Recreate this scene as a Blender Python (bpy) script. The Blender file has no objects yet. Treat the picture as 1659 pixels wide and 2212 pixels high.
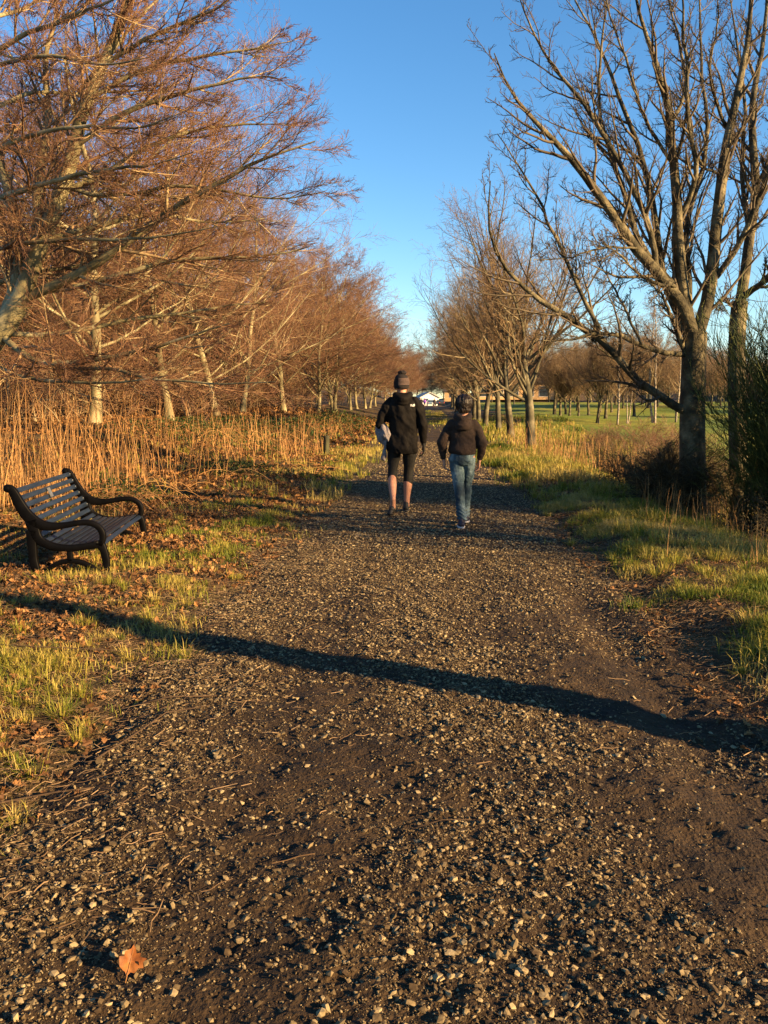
import bpy, math, random
import numpy as np
from mathutils import Vector, Matrix
from mathutils.bvhtree import BVHTree
PI = math.pi
rng = np.random.default_rng(7)
random.seed(7)
C = bpy.context.scene.collection
SC = bpy.context.scene

# ------------------------------------------------------------------ camera, sky, sun
CAM_H = 1.42
PITCH = math.radians(7.44); YAW = math.radians(3.01)
cam = bpy.data.cameras.new('camera'); camo = bpy.data.objects.new('camera', cam); C.objects.link(camo)
camo.location = (0, 0, CAM_H)
camo.rotation_euler = (PI/2 - PITCH, 0, YAW)
cam.sensor_fit = 'VERTICAL'; cam.sensor_height = 24.0
cam.lens = 24.0 * 1838.0 / 2212.0
cam.clip_start = 0.05; cam.clip_end = 5000
SC.camera = camo

SUN_EL = math.radians(17.0)
SUN_AZ = math.radians(-25.0)          # direction towards the sun measured from +X
w = bpy.data.worlds.new('World'); SC.world = w; w.use_nodes = True
nt = w.node_tree
for n in list(nt.nodes): nt.nodes.remove(n)
sky = nt.nodes.new('ShaderNodeTexSky'); sky.sky_type = 'NISHITA'; sky.sun_disc = False
sky.sun_elevation = SUN_EL; sky.sun_rotation = PI/2 - SUN_AZ
sky.altitude = 50; sky.air_density = 1.0; sky.dust_density = 0.0; sky.ozone_density = 3.0
bg = nt.nodes.new('ShaderNodeBackground'); bg.inputs[1].default_value = 0.056
wo = nt.nodes.new('ShaderNodeOutputWorld')
hs = nt.nodes.new('ShaderNodeHueSaturation'); hs.inputs['Saturation'].default_value = 1.2
nt.links.new(sky.outputs[0], hs.inputs['Color']); nt.links.new(hs.outputs[0], bg.inputs[0]); nt.links.new(bg.outputs[0], wo.inputs[0])
sl = bpy.data.lights.new('sun', 'SUN'); sl.energy = 5.0; sl.angle = math.radians(0.53); sl.color = (1.0, 0.66, 0.31)
so = bpy.data.objects.new('sun', sl); C.objects.link(so)
sd = Vector((math.cos(SUN_AZ)*math.cos(SUN_EL), math.sin(SUN_AZ)*math.cos(SUN_EL), math.sin(SUN_EL)))
so.rotation_euler = sd.to_track_quat('Z', 'Y').to_euler(); so.location = (30, -14, 20)
SC.view_settings.view_transform = 'Standard'; SC.view_settings.look = 'None'
SC.view_settings.exposure = 2.1; SC.view_settings.gamma = 1.0

# ------------------------------------------------------------------ helpers
F = 1838.0
def at(x, y, Y):
    """point whose world Y is given, seen at this place of the 1659 x 2212 picture"""
    u = (x-829.5)/F; v = (1106-y)/F
    fy = math.cos(PITCH)+v*math.sin(PITCH); fz = -math.sin(PITCH)+v*math.cos(PITCH)
    X = u*math.cos(YAW)-fy*math.sin(YAW); Yd = u*math.sin(YAW)+fy*math.cos(YAW)
    t = Y/Yd
    return (X*t, Y, CAM_H+fz*t)

def sst(a, b, x):
    t = np.clip((np.asarray(x, float)-a)/(b-a), 0, 1); return t*t*(3-2*t)

_tab = np.random.default_rng(3).random((256, 256))
def vnoise(x, y):
    x = np.asarray(x, float); y = np.asarray(y, float)
    xi = np.floor(x).astype(int); yi = np.floor(y).astype(int)
    fx = x-xi; fy = y-yi; fx = fx*fx*(3-2*fx); fy = fy*fy*(3-2*fy)
    a = _tab[xi & 255, yi & 255]; b = _tab[(xi+1) & 255, yi & 255]
    c = _tab[xi & 255, (yi+1) & 255]; d = _tab[(xi+1) & 255, (yi+1) & 255]
    return (a*(1-fx)+b*fx)*(1-fy)+(c*(1-fx)+d*fx)*fy
def fbm(x, y, f=1.0, o=4):
    s = 0; a = .5
    for k in range(o):
        c_, s_ = math.cos(.6+1.1*k), math.sin(.6+1.1*k)
        s = s+a*(vnoise((x*c_-y*s_)*f+17.3*k, (x*s_+y*c_)*f+5.1*k)-.5); f *= 2.03; a *= .5
    return s

def path_z(y):
    y = np.asarray(y, float)
    return 0.0006*np.clip(y-50, 0, 130)**1.3 + .05*np.sin(y/5.5)*sst(14, 30, y) + .0
def edgeL(y): return -1.35 + .26*fbm(np.zeros_like(y)+3.3, y, .7, 5)*2 - .12*sst(9, 2, y) + .6*sst(8, 32, y)
def edgeR(y): return 1.55 + .26*fbm(np.zeros_like(y)+9.3, y, .8, 5)*2 - .1*sst(5, 8, y) - .6*sst(8, 32, y)
def terr(x, y):
    x = np.asarray(x, float); y = np.asarray(y, float)
    z = path_z(y)
    z = z + .85*sst(-2.6, -9, x)*sst(3, 17, y) + .05*sst(-1.4, -2.2, x) + .2*sst(-9, -30, x)
    r = sst(2.5, 5.6, x)
    z = z + .09*sst(1.5, 2.1, x) - .85*r + r*(1.6*sst(18, 95, y)+.22*np.sin(y/4.6+x*.12)*sst(30, 45, y))
    z = z + 4.2*sst(-10, -46, x)*sst(18, 110, y) + 3.0*sst(-9, -25, x)*sst(110, 230, y)
    z = z + 6*sst(20, 42, x)*sst(124, 190, y)+2.0*sst(9, 14, x)*sst(128, 165, y)
    near = np.exp(-(np.abs(y)/30)**2)
    off = sst(1.45, 3.2, np.abs(x))
    z = z + off*(.22*fbm(x, y, .6, 3) + .10*fbm(x+50, y, 2.7, 3)*near)
    return z

def mesh_np(name, V, quads=None, tris=None, rnd=None, smooth=False):
    me = bpy.data.meshes.new(name)
    V = np.asarray(V, np.float32).reshape(-1, 3)
    loops = []; starts = []; s = 0
    if quads is not None and len(quads):
        q = np.asarray(quads, np.int32).reshape(-1, 4); loops.append(q.ravel()); starts.append(np.arange(len(q))*4); s = q.size
    if tris is not None and len(tris):
        t = np.asarray(tris, np.int32).reshape(-1, 3); loops.append(t.ravel()); starts.append(s+np.arange(len(t))*3)
    loops = np.concatenate(loops).astype(np.int32); starts = np.concatenate(starts).astype(np.int32)
    me.vertices.add(len(V)); me.vertices.foreach_set('co', V.ravel())
    me.loops.add(len(loops)); me.loops.foreach_set('vertex_index', loops)
    me.polygons.add(len(starts)); me.polygons.foreach_set('loop_start', starts)
    me.update(calc_edges=True); me.validate()
    if rnd is not None:
        a = me.attributes.new('rnd', 'FLOAT', 'POINT'); a.data.foreach_set('value', np.asarray(rnd, np.float32).ravel())
    me.polygons.foreach_set('use_smooth', np.full(len(me.polygons), bool(smooth)))
    return me

def obj(name, me, m=None, parent=None, loc=(0, 0, 0), rotz=0):
    o = bpy.data.objects.new(name, me); C.objects.link(o)
    if m is not None and me is not None and len(me.materials) == 0: me.materials.append(m)
    o.location = loc; o.rotation_euler = (0, 0, rotz)
    if parent is not None: o.parent = parent
    return o
def tag(o, label=None, cat=None, group=None, kind=None):
    if label: o['label'] = label
    if cat: o['category'] = cat
    if group: o['group'] = group
    if kind: o['kind'] = kind
    return o
def thing(name, label, cat, loc=(0, 0, 0), rotz=0, group=None):
    return tag(obj(name, None, loc=loc, rotz=rotz), label, cat, group)

def nrm(a): return a/np.maximum(np.linalg.norm(a, axis=-1, keepdims=True), 1e-9)

def tubes(P, R, S=4, rnd=None, ref=None):
    """P (N,K,3), R (N,K): returns verts, quads, rnd"""
    P = np.asarray(P, float); R = np.asarray(R, float); N, K, _ = P.shape
    T = nrm(np.gradient(P, axis=1))
    a = rng.normal(size=(N, 1, 3)) if ref is None else np.broadcast_to(ref, (N, 1, 3))
    mean = nrm(T.mean(axis=1, keepdims=True))
    a = nrm(a - (a*mean).sum(-1, keepdims=True)*mean)
    n1 = nrm(np.cross(T, np.broadcast_to(a, T.shape))); n2 = np.cross(T, n1)
    th = np.arange(S)*2*PI/S
    V = P[:, :, None, :] + R[:, :, None, None]*(np.cos(th)[None, None, :, None]*n1[:, :, None, :]+np.sin(th)[None, None, :, None]*n2[:, :, None, :])
    idx = np.arange(N*K*S).reshape(N, K, S); j = np.roll(idx, -1, axis=2)
    Q = np.stack([idx[:, :-1], j[:, :-1], j[:, 1:], idx[:, 1:]], -1).reshape(-1, 4)
    if rnd is None: rnd = rng.random(N)
    rr = np.repeat(rnd, K*S)
    return V.reshape(-1, 3), Q, rr

class Acc:
    def __init__(s): s.V = []; s.Q = []; s.T = []; s.R = []; s.n = 0
    def add(s, V, Q=None, T=None, R=None):
        V = np.asarray(V, float).reshape(-1, 3)
        s.V.append(V); s.R.append(np.zeros(len(V)) if R is None else np.asarray(R, float).ravel())
        if Q is not None and len(Q): s.Q.append(np.asarray(Q).reshape(-1, 4)+s.n)
        if T is not None and len(T): s.T.append(np.asarray(T).reshape(-1, 3)+s.n)
        s.n += len(V); return s
    def tube(s, pts, rad, S=8, cap=True):
        P = np.asarray(pts, float)[None]; R = np.asarray(rad, float)[None]
        V, Q, r = tubes(P, R, S, np.array([.5])); K = P.shape[1]
        if cap:
            V = np.vstack([V, P[0, 0], P[0, -1]]); n = len(V)
            T = [(n-2, (i+1) % S, i) for i in range(S)]+[(n-1, (K-1)*S+i, (K-1)*S+(i+1) % S) for i in range(S)]
            s.add(V, Q, T)
        else: s.add(V, Q)
        return s
    def box(s, c, h, rot=None):
        c = np.array(c, float); h = np.array(h, float)
        V = np.array([[x, y, z] for x in (-1, 1) for y in (-1, 1) for z in (-1, 1)], float)*h
        if rot is not None: V = V@np.array(rot).T
        V = V+c
        s.add(V, [(0, 1, 3, 2), (4, 6, 7, 5), (0, 4, 5, 1), (2, 3, 7, 6), (0, 2, 6, 4), (1, 5, 7, 3)]); return s
    def ball(s, c, r, n=10):
        r = np.broadcast_to(np.array(r, float), (3,)); V = []; Q = []; T = []
        for i in range(1, n):
            for j in range(2*n):
                a = PI*i/n; b = PI*j/n; V.append((math.sin(a)*math.cos(b), math.sin(a)*math.sin(b), math.cos(a)))
        for i in range(n-2):
            for j in range(2*n):
                k = (j+1) % (2*n); Q.append((i*2*n+j, (i+1)*2*n+j, (i+1)*2*n+k, i*2*n+k))
        V += [(0, 0, 1), (0, 0, -1)]; m = len(V)
        for j in range(2*n):
            k = (j+1) % (2*n); T.append((m-2, j, k)); T.append((m-1, (n-2)*2*n+k, (n-2)*2*n+j))
        s.add(np.array(V)*r+np.array(c, float), Q, T); return s
    def rings(s, rs, S=24):
        """stack of ellipses (cx, cy, z, rx, ry[, superness])"""
        V = []
        th = np.arange(S)*2*PI/S
        for r in rs:
            cx, cy, z, rx, ry = r[:5]; e = r[5] if len(r) > 5 else 1.0
            c = np.sign(np.cos(th))*np.abs(np.cos(th))**e; q = np.sign(np.sin(th))*np.abs(np.sin(th))**e
            V.append(np.stack([cx+rx*c, cy+ry*q, np.full(S, z)], 1))
        K = len(rs); V = np.concatenate(V)
        V = np.vstack([V, [[rs[0][0], rs[0][1], rs[0][2]], [rs[-1][0], rs[-1][1], rs[-1][2]]]])
        idx = np.arange(K*S).reshape(K, S); j = np.roll(idx, -1, 1)
        Q = np.stack([idx[:-1], j[:-1], j[1:], idx[1:]], -1).reshape(-1, 4)
        n = len(V)
        T = [(n-2, (i+1) % S, i) for i in range(S)]+[(n-1, (K-1)*S+i, (K-1)*S+(i+1) % S) for i in range(S)]
        s.add(V, Q, T); return s
    def mesh(s, name, smooth=True):
        return mesh_np(name, np.concatenate(s.V), np.concatenate(s.Q) if s.Q else None, np.concatenate(s.T) if s.T else None, np.concatenate(s.R), smooth)

def remesh(acc, name, voxel=.008, smooth=6, fold=None):
    me = acc.mesh(name+'_src'); o = bpy.data.objects.new(name, me); C.objects.link(o)
    m = o.modifiers.new('r', 'REMESH'); m.mode = 'VOXEL'; m.voxel_size = voxel
    if smooth:
        k = o.modifiers.new('s', 'SMOOTH'); k.iterations = smooth; k.factor = .5
    dg = bpy.context.evaluated_depsgraph_get(); dg.update()
    me2 = bpy.data.meshes.new_from_object(o.evaluated_get(dg)); me2.name = name
    bpy.data.objects.remove(o); bpy.data.meshes.remove(me)
    if fold is not None:
        n = len(me2.vertices); co = np.empty(n*3); me2.vertices.foreach_get('co', co); co = co.reshape(-1, 3)
        no = np.empty(n*3); me2.vertices.foreach_get('normal', no); no = no.reshape(-1, 3)
        co = co + no*fold(co)[:, None]; me2.vertices.foreach_set('co', co.ravel()); me2.update()
    me2.polygons.foreach_set('use_smooth', np.ones(len(me2.polygons), bool))
    return me2

# ------------------------------------------------------------------ materials
def mat(name, stops, scale=5.0, rough=.85, bump=0.0, bscale=None, attr=0.0, transl=0.0, spec=.3, detail=5, coord='Object', metallic=0.0, stretch=None, bdist=.02, contrast=(.3, .7)):
    m = bpy.data.materials.new(name); m.use_nodes = True; t = m.node_tree; L = t.links
    b = t.nodes['Principled BSDF']; b.inputs['Roughness'].default_value = rough
    b.inputs['Specular IOR Level'].default_value = spec; b.inputs['Metallic'].default_value = metallic
    tc = t.nodes.new('ShaderNodeTexCoord'); src = tc.outputs[coord]
    if stretch:
        mp = t.nodes.new('ShaderNodeMapping'); mp.inputs['Scale'].default_value = stretch; L.new(src, mp.inputs[0]); src = mp.outputs[0]
    nz = t.nodes.new('ShaderNodeTexNoise'); nz.inputs['Scale'].default_value = scale; nz.inputs['Detail'].default_value = detail
    L.new(src, nz.inputs[0])
    mr = t.nodes.new('ShaderNodeMapRange'); mr.inputs[1].default_value = contrast[0]; mr.inputs[2].default_value = contrast[1]
    L.new(nz.outputs[0], mr.inputs[0]); fac = mr.outputs[0]
    if attr:
        at_ = t.nodes.new('ShaderNodeAttribute'); at_.attribute_name = 'rnd'
        mx = t.nodes.new('ShaderNodeMix'); mx.inputs[0].default_value = attr
        L.new(fac, mx.inputs[2]); L.new(at_.outputs['Fac'], mx.inputs[3]); fac = mx.outputs[0]
    cr = t.nodes.new('ShaderNodeValToRGB'); e = cr.color_ramp.elements
    n = len(stops)
    while len(e) < n: e.new(.5)
    for i, c in enumerate(stops):
        e[i].position = i/(n-1) if n > 1 else 0; e[i].color = (*c[:3], 1)
    L.new(fac, cr.inputs[0]); L.new(cr.outputs[0], b.inputs['Base Color'])
    if bump:
        n2 = t.nodes.new('ShaderNodeTexNoise'); n2.inputs['Scale'].default_value = bscale or scale*4; n2.inputs['Detail'].default_value = 6
        L.new(src, n2.inputs[0])
        bp = t.nodes.new('ShaderNodeBump'); bp.inputs['Strength'].default_value = bump; bp.inputs['Distance'].default_value = bdist
        L.new(n2.outputs[0], bp.inputs['Height']); L.new(bp.outputs[0], b.inputs['Normal'])
    if transl:
        out = t.nodes['Material Output']; tr = t.nodes.new('ShaderNodeBsdfTranslucent'); ms = t.nodes.new('ShaderNodeMixShader')
        ms.inputs[0].default_value = transl; L.new(cr.outputs[0], tr.inputs[0]); L.new(b.outputs[0], ms.inputs[1]); L.new(tr.outputs[0], ms.inputs[2]); L.new(ms.outputs[0], out.inputs[0])
    return m

M = {}
M['mud'] = mat('path_mud', [(.009, .0046, .0016), (.025, .0135, .0045), (.046, .027, .0095)], 3.5, .9, .9, 60, bdist=.02, detail=9)
M['soil'] = mat('verge_soil', [(.014, .008, .003), (.04, .023, .008), (.08, .05, .016), (.05, .05, .010)], 2.2, .95, 1.0, 45, bdist=.03, detail=9)
M['stone'] = mat('gravel_stone', [(.009, .0048, .0018), (.027, .0155, .006), (.080, .056, .026), (.15, .112, .056), (.29, .23, .13)], 60, .85, .6, 150, attr=.75, bdist=.002)
M['grass'] = mat('grass_blade', [(.030, .068, .006), (.115, .145, .011), (.27, .235, .036), (.42, .31, .10)], 1.3, .6, attr=.75, transl=.3, coord='Object')
M['leaf'] = mat('fallen_leaves', [(.035, .017, .007), (.10, .045, .015), (.23, .11, .035), (.38, .21, .085)], 30, .7, attr=.85, transl=.2)
M['stalk'] = mat('dry_stalk', [(.13, .060, .020), (.27, .14, .045), (.40, .24, .095)], 3, .7, attr=.7)
M['debris'] = mat('straw', [(.03, .018, .01), (.10, .06, .03), (.26, .18, .10)], 30, .8, attr=.8)
M['beech_bark'] = mat('beech_bark', [(.05, .043, .020), (.16, .138, .072), (.34, .30, .18)], 2.5, .8, .5, 22, stretch=(1, 1, .35), bdist=.01)
M['beech_twig'] = mat('beech_twig', [(.043, .0225, .014), (.115, .053, .030), (.185, .108, .054), (.35, .285, .155)], 1.0, .7, attr=.6)
M['limb_bark'] = mat('sycamore_bark', [(.014, .0125, .007), (.062, .053, .030), (.18, .155, .092)], 4.5, .9, 1.0, 22, bdist=.03, detail=8)
M['limb_twig'] = mat('sycamore_twig', [(.025, .018, .011), (.055, .04, .025), (.10, .08, .048)], 1.0, .75, attr=.6)
M['pale_bark'] = mat('row_bark', [(.018, .016, .010), (.065, .058, .034), (.18, .16, .10)], 2.5, .85, .5, 20, bdist=.01)
M['row_twig'] = mat('row_twig', [(.05, .030, .020), (.115, .070, .038), (.17, .12, .065), (.30, .26, .15)], 1.0, .75, attr=.6)
M['birch_bark'] = mat('birch_bark', [(.05, .04, .03), (.22, .19, .15), (.42, .38, .32)], 6, .7, .2, 20, stretch=(1, 1, 2.5))
M['broom'] = mat('broom_stem', [(.014, .026, .005), (.042, .060, .011), (.13, .135, .03)], 2.0, .7, attr=.7)
M['scrub'] = mat('scrub_twig', [(.02, .014, .007), (.055, .040, .017), (.13, .10, .045)], 2.0, .8, attr=.7)
M['bramble'] = mat('bramble_leaf', [(.010, .026, .006), (.03, .055, .010), (.09, .10, .022)], 4.0, .6, attr=.6, transl=.25)
M['green'] = mat('golf_turf', [(.065, .11, .007), (.13, .165, .012), (.27, .23, .035)], .16, .9, .6, 14, bdist=.05, detail=8)
M['iron'] = mat('bench_iron', [(.0006, .0006, .0008), (.0022, .002, .0022)], 12, .5, .25, 60, spec=.07, bdist=.002)
M['slat'] = mat('bench_slat', [(.005, .009, .018), (.013, .021, .036)], 8, .42, .15, 80, spec=.28, stretch=(6, .6, 6), bdist=.001)
M['plaque'] = mat('steel_plaque', [(.08, .085, .095), (.15, .16, .175)], 40, .45, metallic=.3)
M['post'] = mat('weathered_post', [(.015, .014, .008), (.035, .033, .017), (.07, .07, .03)], 8, .9, .8, 40, stretch=(1, 1, .2))
M['jacket'] = mat('black_shell', [(.004, .0035, .0033), (.009, .0075, .0065)], 6, .75, .35, 22, spec=.08, bdist=.01)
M['legging'] = mat('black_legging', [(.003, .003, .003), (.005, .005, .005)], 10, .8)
M['skin'] = mat('skin', [(.27, .13, .09), (.36, .19, .13)], 8, .55, .1, 80)
M['shoe'] = mat('dark_trainer', [(.006, .006, .006), (.02, .018, .02)], 20, .6)
M['sole'] = mat('shoe_sole', [(.3, .28, .27), (.45, .43, .41)], 20, .6)
M['darksole'] = mat('dark_sole', [(.02, .02, .02), (.05, .045, .04)], 20, .7)
M['hat'] = mat('knit_dark', [(.005, .004, .004), (.014, .010, .010)], 60, .95, .8, 160, bdist=.004)
M['hatstripe'] = mat('knit_stripe', [(.13, .085, .072), (.22, .15, .13)], 60, .95, .5, 160, bdist=.004)
M['towel'] = mat('grey_fleece', [(.09, .08, .088), (.19, .17, .18)], 14, .95, .8, 50, bdist=.012)
M['hoodie'] = mat('brown_fleece', [(.011, .007, .0055), (.026, .015, .011)], 8, .95, .6, 30, bdist=.012)
M['jeans'] = mat('blue_denim', [(.012, .024, .035), (.035, .064, .085), (.13, .185, .21)], 5.0, .85, .6, 30, bdist=.01, stretch=(1.4, 1.4, .7), contrast=(.36, .66))
M['hair'] = mat('dark_hair', [(.004, .0025, .0018), (.018, .010, .006)], 25, .42, 1.0, 60, stretch=(1, 1, .3), bdist=.012)
M['navy'] = mat('navy_shoe', [(.010, .010, .022), (.03, .03, .05)], 20, .6)
M['eye'] = mat('eye', [(.02, .015, .01), (.03, .02, .015)], 5, .2)
M['white'] = mat('white_paint', [(.5, .5, .5), (.62, .62, .61)], 2, .6)
M['render'] = mat('tan_render', [(.42, .27, .13), (.52, .35, .18)], 2, .8)
M['roofdark'] = mat('dark_roof', [(.05, .04, .04), (.10, .08, .07)], 3, .8, .3, 8)
M['roofpale'] = mat('pale_roof', [(.35, .33, .28), (.45, .43, .37)], 2, .7)
M['glass'] = mat('dark_glass', [(.02, .03, .04), (.04, .055, .07)], 2, .1, spec=.8)
M['purple'] = mat('purple_cloth', [(.16, .06, .34), (.24, .10, .45)], 6, .8)
M['darkcloth'] = mat('dark_cloth', [(.015, .013, .015), (.04, .03, .035)], 6, .8)
M['carblue'] = mat('slate_blue_car', [(.10, .16, .22), (.13, .2, .27)], 2, .3, spec=.6)
M['carblack'] = mat('black_car', [(.012, .013, .016), (.02, .021, .025)], 2, .3, spec=.6)
M['carsilver'] = mat('silver_car', [(.30, .32, .35), (.38, .40, .43)], 2, .3, spec=.6)
M['tyre'] = mat('tyre', [(.01, .01, .01), (.02, .02, .02)], 5, .9)
M['lamp'] = mat('lamp_red', [(.35, .02, .015), (.45, .03, .02)], 5, .3)

# ------------------------------------------------------------------ terrain
def grid(xs, ys, zf):
    X, Y = np.meshgrid(xs, ys, indexing='ij'); Z = zf(X, Y)
    V = np.stack([X, Y, Z], -1).reshape(-1, 3); i = np.arange(X.size).reshape(X.shape)
    Q = np.stack([i[:-1, :-1], i[1:, :-1], i[1:, 1:], i[:-1, 1:]], -1).reshape(-1, 4)
    return V, Q
def seg(*a):
    out = []
    for (p, q, d) in a: out.append(np.arange(p, q-1e-6, d))
    return np.concatenate(out+[np.array([a[-1][1]])])
xs = seg((-2500, -200, 200), (-200, -40, 16), (-40, -12, 1.0), (-12, -5, .25), (-5, 5, .06), (5, 12, .3), (12, 60, 1.6), (60, 200, 14), (200, 2500, 230))
ys = seg((-30, 0, 2), (0, 1, .2), (1, 11, .06), (11, 22, .15), (22, 60, .6), (60, 200, 3), (200, 400, 12), (400, 3000, 200))
def gz(X, Y):
    z = terr(X, Y)
    inside = sst(edgeL(Y)-.02, edgeL(Y)+.3, X)*sst(edgeR(Y)+.02, edgeR(Y)-.3, X)
    return z - .10*inside + .02*fbm(X, Y, 9, 3)*np.exp(-(Y/14)**2)
V, Q = grid(xs, ys, gz)
# the turf of the golf course is its own face set of the ground
me = mesh_np('ground', V, Q, smooth=True); me.materials.append(M['soil']); me.materials.append(M['green'])
fc = V[Q].mean(1); gi = ((fc[:, 0] > 5.4+.8*np.sin(fc[:, 1]*.35)) & (fc[:, 1] > 21) & (fc[:, 1] < 128)).astype(np.int32)
me.polygons.foreach_set('material_index', gi)
tag(obj('ground', me), kind='structure')

def path_h(X, Y):
    fade = np.exp(-(Y/16)**2)
    rut = -.035*np.exp(-((X-1.12-.1*fbm(X*0, Y, .4, 2))/.16)**2)*sst(8.5, 5.5, Y)*sst(2.2, 3.4, Y) - .015*np.exp(-((X+.62)/.22)**2)
    crown = .02*(1-(X/1.5)**2)
    e = np.minimum(X-edgeL(Y), edgeR(Y)-X)
    return path_z(Y)+crown+rut+.05*fbm(X, Y, 1.7, 3)*.7+fade*(.034*fbm(X+9, Y, 6, 3)+.030*fbm(X, Y+4, 26, 3)+.012*fbm(X+3, Y, 70, 2)) + .012-.09*sst(.14, -.28, e)
s = np.linspace(-1, 1, 150); ysp = seg((.8, 5, .018), (5, 9, .03), (9, 20, .09), (20, 60, .4), (60, 240, 3))
Sg, Yg = np.meshgrid(s, ysp, indexing='ij')
Xg = (edgeL(Yg)-.3)*(1-Sg)/2+(edgeR(Yg)+.3)*(1+Sg)/2
V = np.stack([Xg, Yg, path_h(Xg, Yg)], -1).reshape(-1, 3); i = np.arange(Xg.size).reshape(Xg.shape)
Q = np.stack([i[:-1, :-1], i[1:, :-1], i[1:, 1:], i[:-1, 1:]], -1).reshape(-1, 4)
tag(obj('path', mesh_np('path', V, Q, smooth=True), M['mud']), kind='structure')
def ground_top(x, y):
    e = np.minimum(x-edgeL(y), edgeR(y)-x)
    return np.where(e > 0, np.maximum(path_h(x, y), gz(x, y)), np.maximum(gz(x, y), np.where(e > -.28, path_h(x, y), -9)))

# ------------------------------------------------------------------ gravel
def ico():
    p = (1+5**.5)/2
    V = np.array([(-1, p, 0), (1, p, 0), (-1, -p, 0), (1, -p, 0), (0, -1, p), (0, 1, p), (0, -1, -p), (0, 1, -p), (p, 0, -1), (p, 0, 1), (-p, 0, -1), (-p, 0, 1)])/math.hypot(1, p)
    T = np.array([(0, 11, 5), (0, 5, 1), (0, 1, 7), (0, 7, 10), (0, 10, 11), (1, 5, 9), (5, 11, 4), (11, 10, 2), (10, 7, 6), (7, 1, 8), (3, 9, 4), (3, 4, 2), (3, 2, 6), (3, 6, 8), (3, 8, 9), (4, 9, 5), (2, 4, 11), (6, 2, 10), (8, 6, 7), (9, 8, 1)])
    return V, T
def stones(x, y, size, rnd):
    IV, IT = ico(); n = len(x)
    v = IV[None]*(1+rng.uniform(-.48, .38, (n, 12, 1)))
    sc = size[:, None]*np.stack([rng.uniform(.7, 1.35, n), rng.uniform(.6, 1.1, n), rng.uniform(.35, .8, n)], 1)
    v = v*sc[:, None, :]
    a = rng.uniform(0, 2*PI, n); c, s_ = np.cos(a)[:, None], np.sin(a)[:, None]
    vx = v[..., 0]*c-v[..., 1]*s_; vy = v[..., 0]*s_+v[..., 1]*c
    tilt = rng.normal(0, .3, (n, 1)); vz = v[..., 2]+vx*tilt
    z = ground_top(x, y)+sc[:, 2]*rng.uniform(-.5, .45, n)
    V = np.stack([vx+x[:, None], vy+y[:, None], vz+z[:, None]], -1).reshape(-1, 3)
    T = (IT[None]+(np.arange(n)*12)[:, None, None]).reshape(-1, 3)
    return V, T, np.repeat(rnd, 12)
def density(x, y):
    c = .17+1.35*np.exp(-((x-.22-.12*np.sin(y))/.36)**2)+.15*sst(-.5, -1, x)+.35*np.exp(-((x+1.15)/.3)**2)+.25*np.exp(-((x-1.4)/.2)**2)
    c = c*(.35+1.9*sst(-.12, .16, fbm(x, y, 1.5, 4)))
    far = sst(4.5, 9, y); c = c*(1-far)+far*(.85+.5*sst(-.1, .1, fbm(x, y, 1.1, 3)))
    edge = sst(-.35, .1, np.minimum(x-edgeL(y), edgeR(y)-x))
    return np.clip(c, 0, 1.3)/1.3*edge
acc = Acc()
for (y0, y1, n, s0, s1, al) in ((1.0, 2.6, 260000, .0018, .0120, 2.4), (2.6, 4.6, 230000, .0023, .0115, 2.4), (4.6, 8, 210000, .0032, .011, 2.2), (8, 15, 110000, .0055, .014, 2.0), (15, 30, 20000, .009, .02, 1.7)):
    x = rng.uniform(-2.1, 2.2, n); y = rng.uniform(y0, y1, n)
    k = rng.random(n) < density(x, y); x = x[k]; y = y[k]
    u = rng.random(len(x)); sz = np.minimum(s0*(1-u)**(-1/al), s1)*rng.uniform(.8, 1.2, len(x))
    V, T, R = stones(x, y, sz, np.clip(rng.random(len(x))**1.15+.25*sst(.005, .015, sz), 0, 1)); acc.add(V, None, T, R)
tag(obj('gravel', acc.mesh('gravel', False), M['stone']), 'loose pale grey and tan gravel stones scattered over the muddy path', 'gravel', kind='stuff')

# ------------------------------------------------------------------ grass
def blades(x, y, h, wd, rnd, lean=.5):
    n = len(x); a = rng.uniform(0, 2*PI, n); ln = np.abs(rng.normal(0, lean, n))*h
    z = ground_top(x, y)-.005
    d = np.stack([np.cos(a), np.sin(a), np.zeros(n)], 1); b = a+PI/2+rng.normal(0, .5, n); q = np.stack([np.cos(b), np.sin(b), np.zeros(n)], 1)
    base = np.stack([x, y, z], 1); up = np.array([0, 0, 1.])
    m = base+d*(ln*.35)[:, None]+up*(h*.6)[:, None]; t = base+d*ln[:, None]+up*(h*np.clip(1-.25*(ln/h)**2, .45, 1))[:, None]
    w2 = (q*wd[:, None])
    V = np.stack([base-w2, base+w2, m+w2*.75, m-w2*.75, t], 1).reshape(-1, 3); k = (np.arange(n)*5)[:, None]
    return V, k+np.array([[0, 1, 2, 3]]), k+np.array([[3, 2, 4]]), np.repeat(rnd, 5)
def grass_field(name, label, specs, seed, thr=.10, dry0=.5):
    acc = Acc()
    for (x0, x1, y0, y1, n, h, wd, fn) in specs:
        x = rng.uniform(x0, x1, n); y = rng.uniform(y0, y1, n)
        cl = fbm(x+seed, y, 2.2, 3); dns = fn(x, y)*np.clip(.12+5.0*(cl+thr), .015, 1)
        k = rng.random(n) < dns; x, y, cl = x[k], y[k], cl[k]
        dry = np.clip(dry0+3.6*fbm(x+40+seed, y, .9, 3)+rng.normal(0, .2, len(x)), 0, 1)
        hh = h*(.5+1.6*np.clip(cl+.15, 0, .5)*2)*rng.uniform(.5, 1.3, len(x))
        acc.add(*blades(x, y, hh, np.full(len(x), wd)*rng.uniform(.7, 1.3, len(x)), dry, .9))
    return tag(obj(name, acc.mesh(name, False), M['grass']), label, 'grass', kind='stuff')
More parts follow.
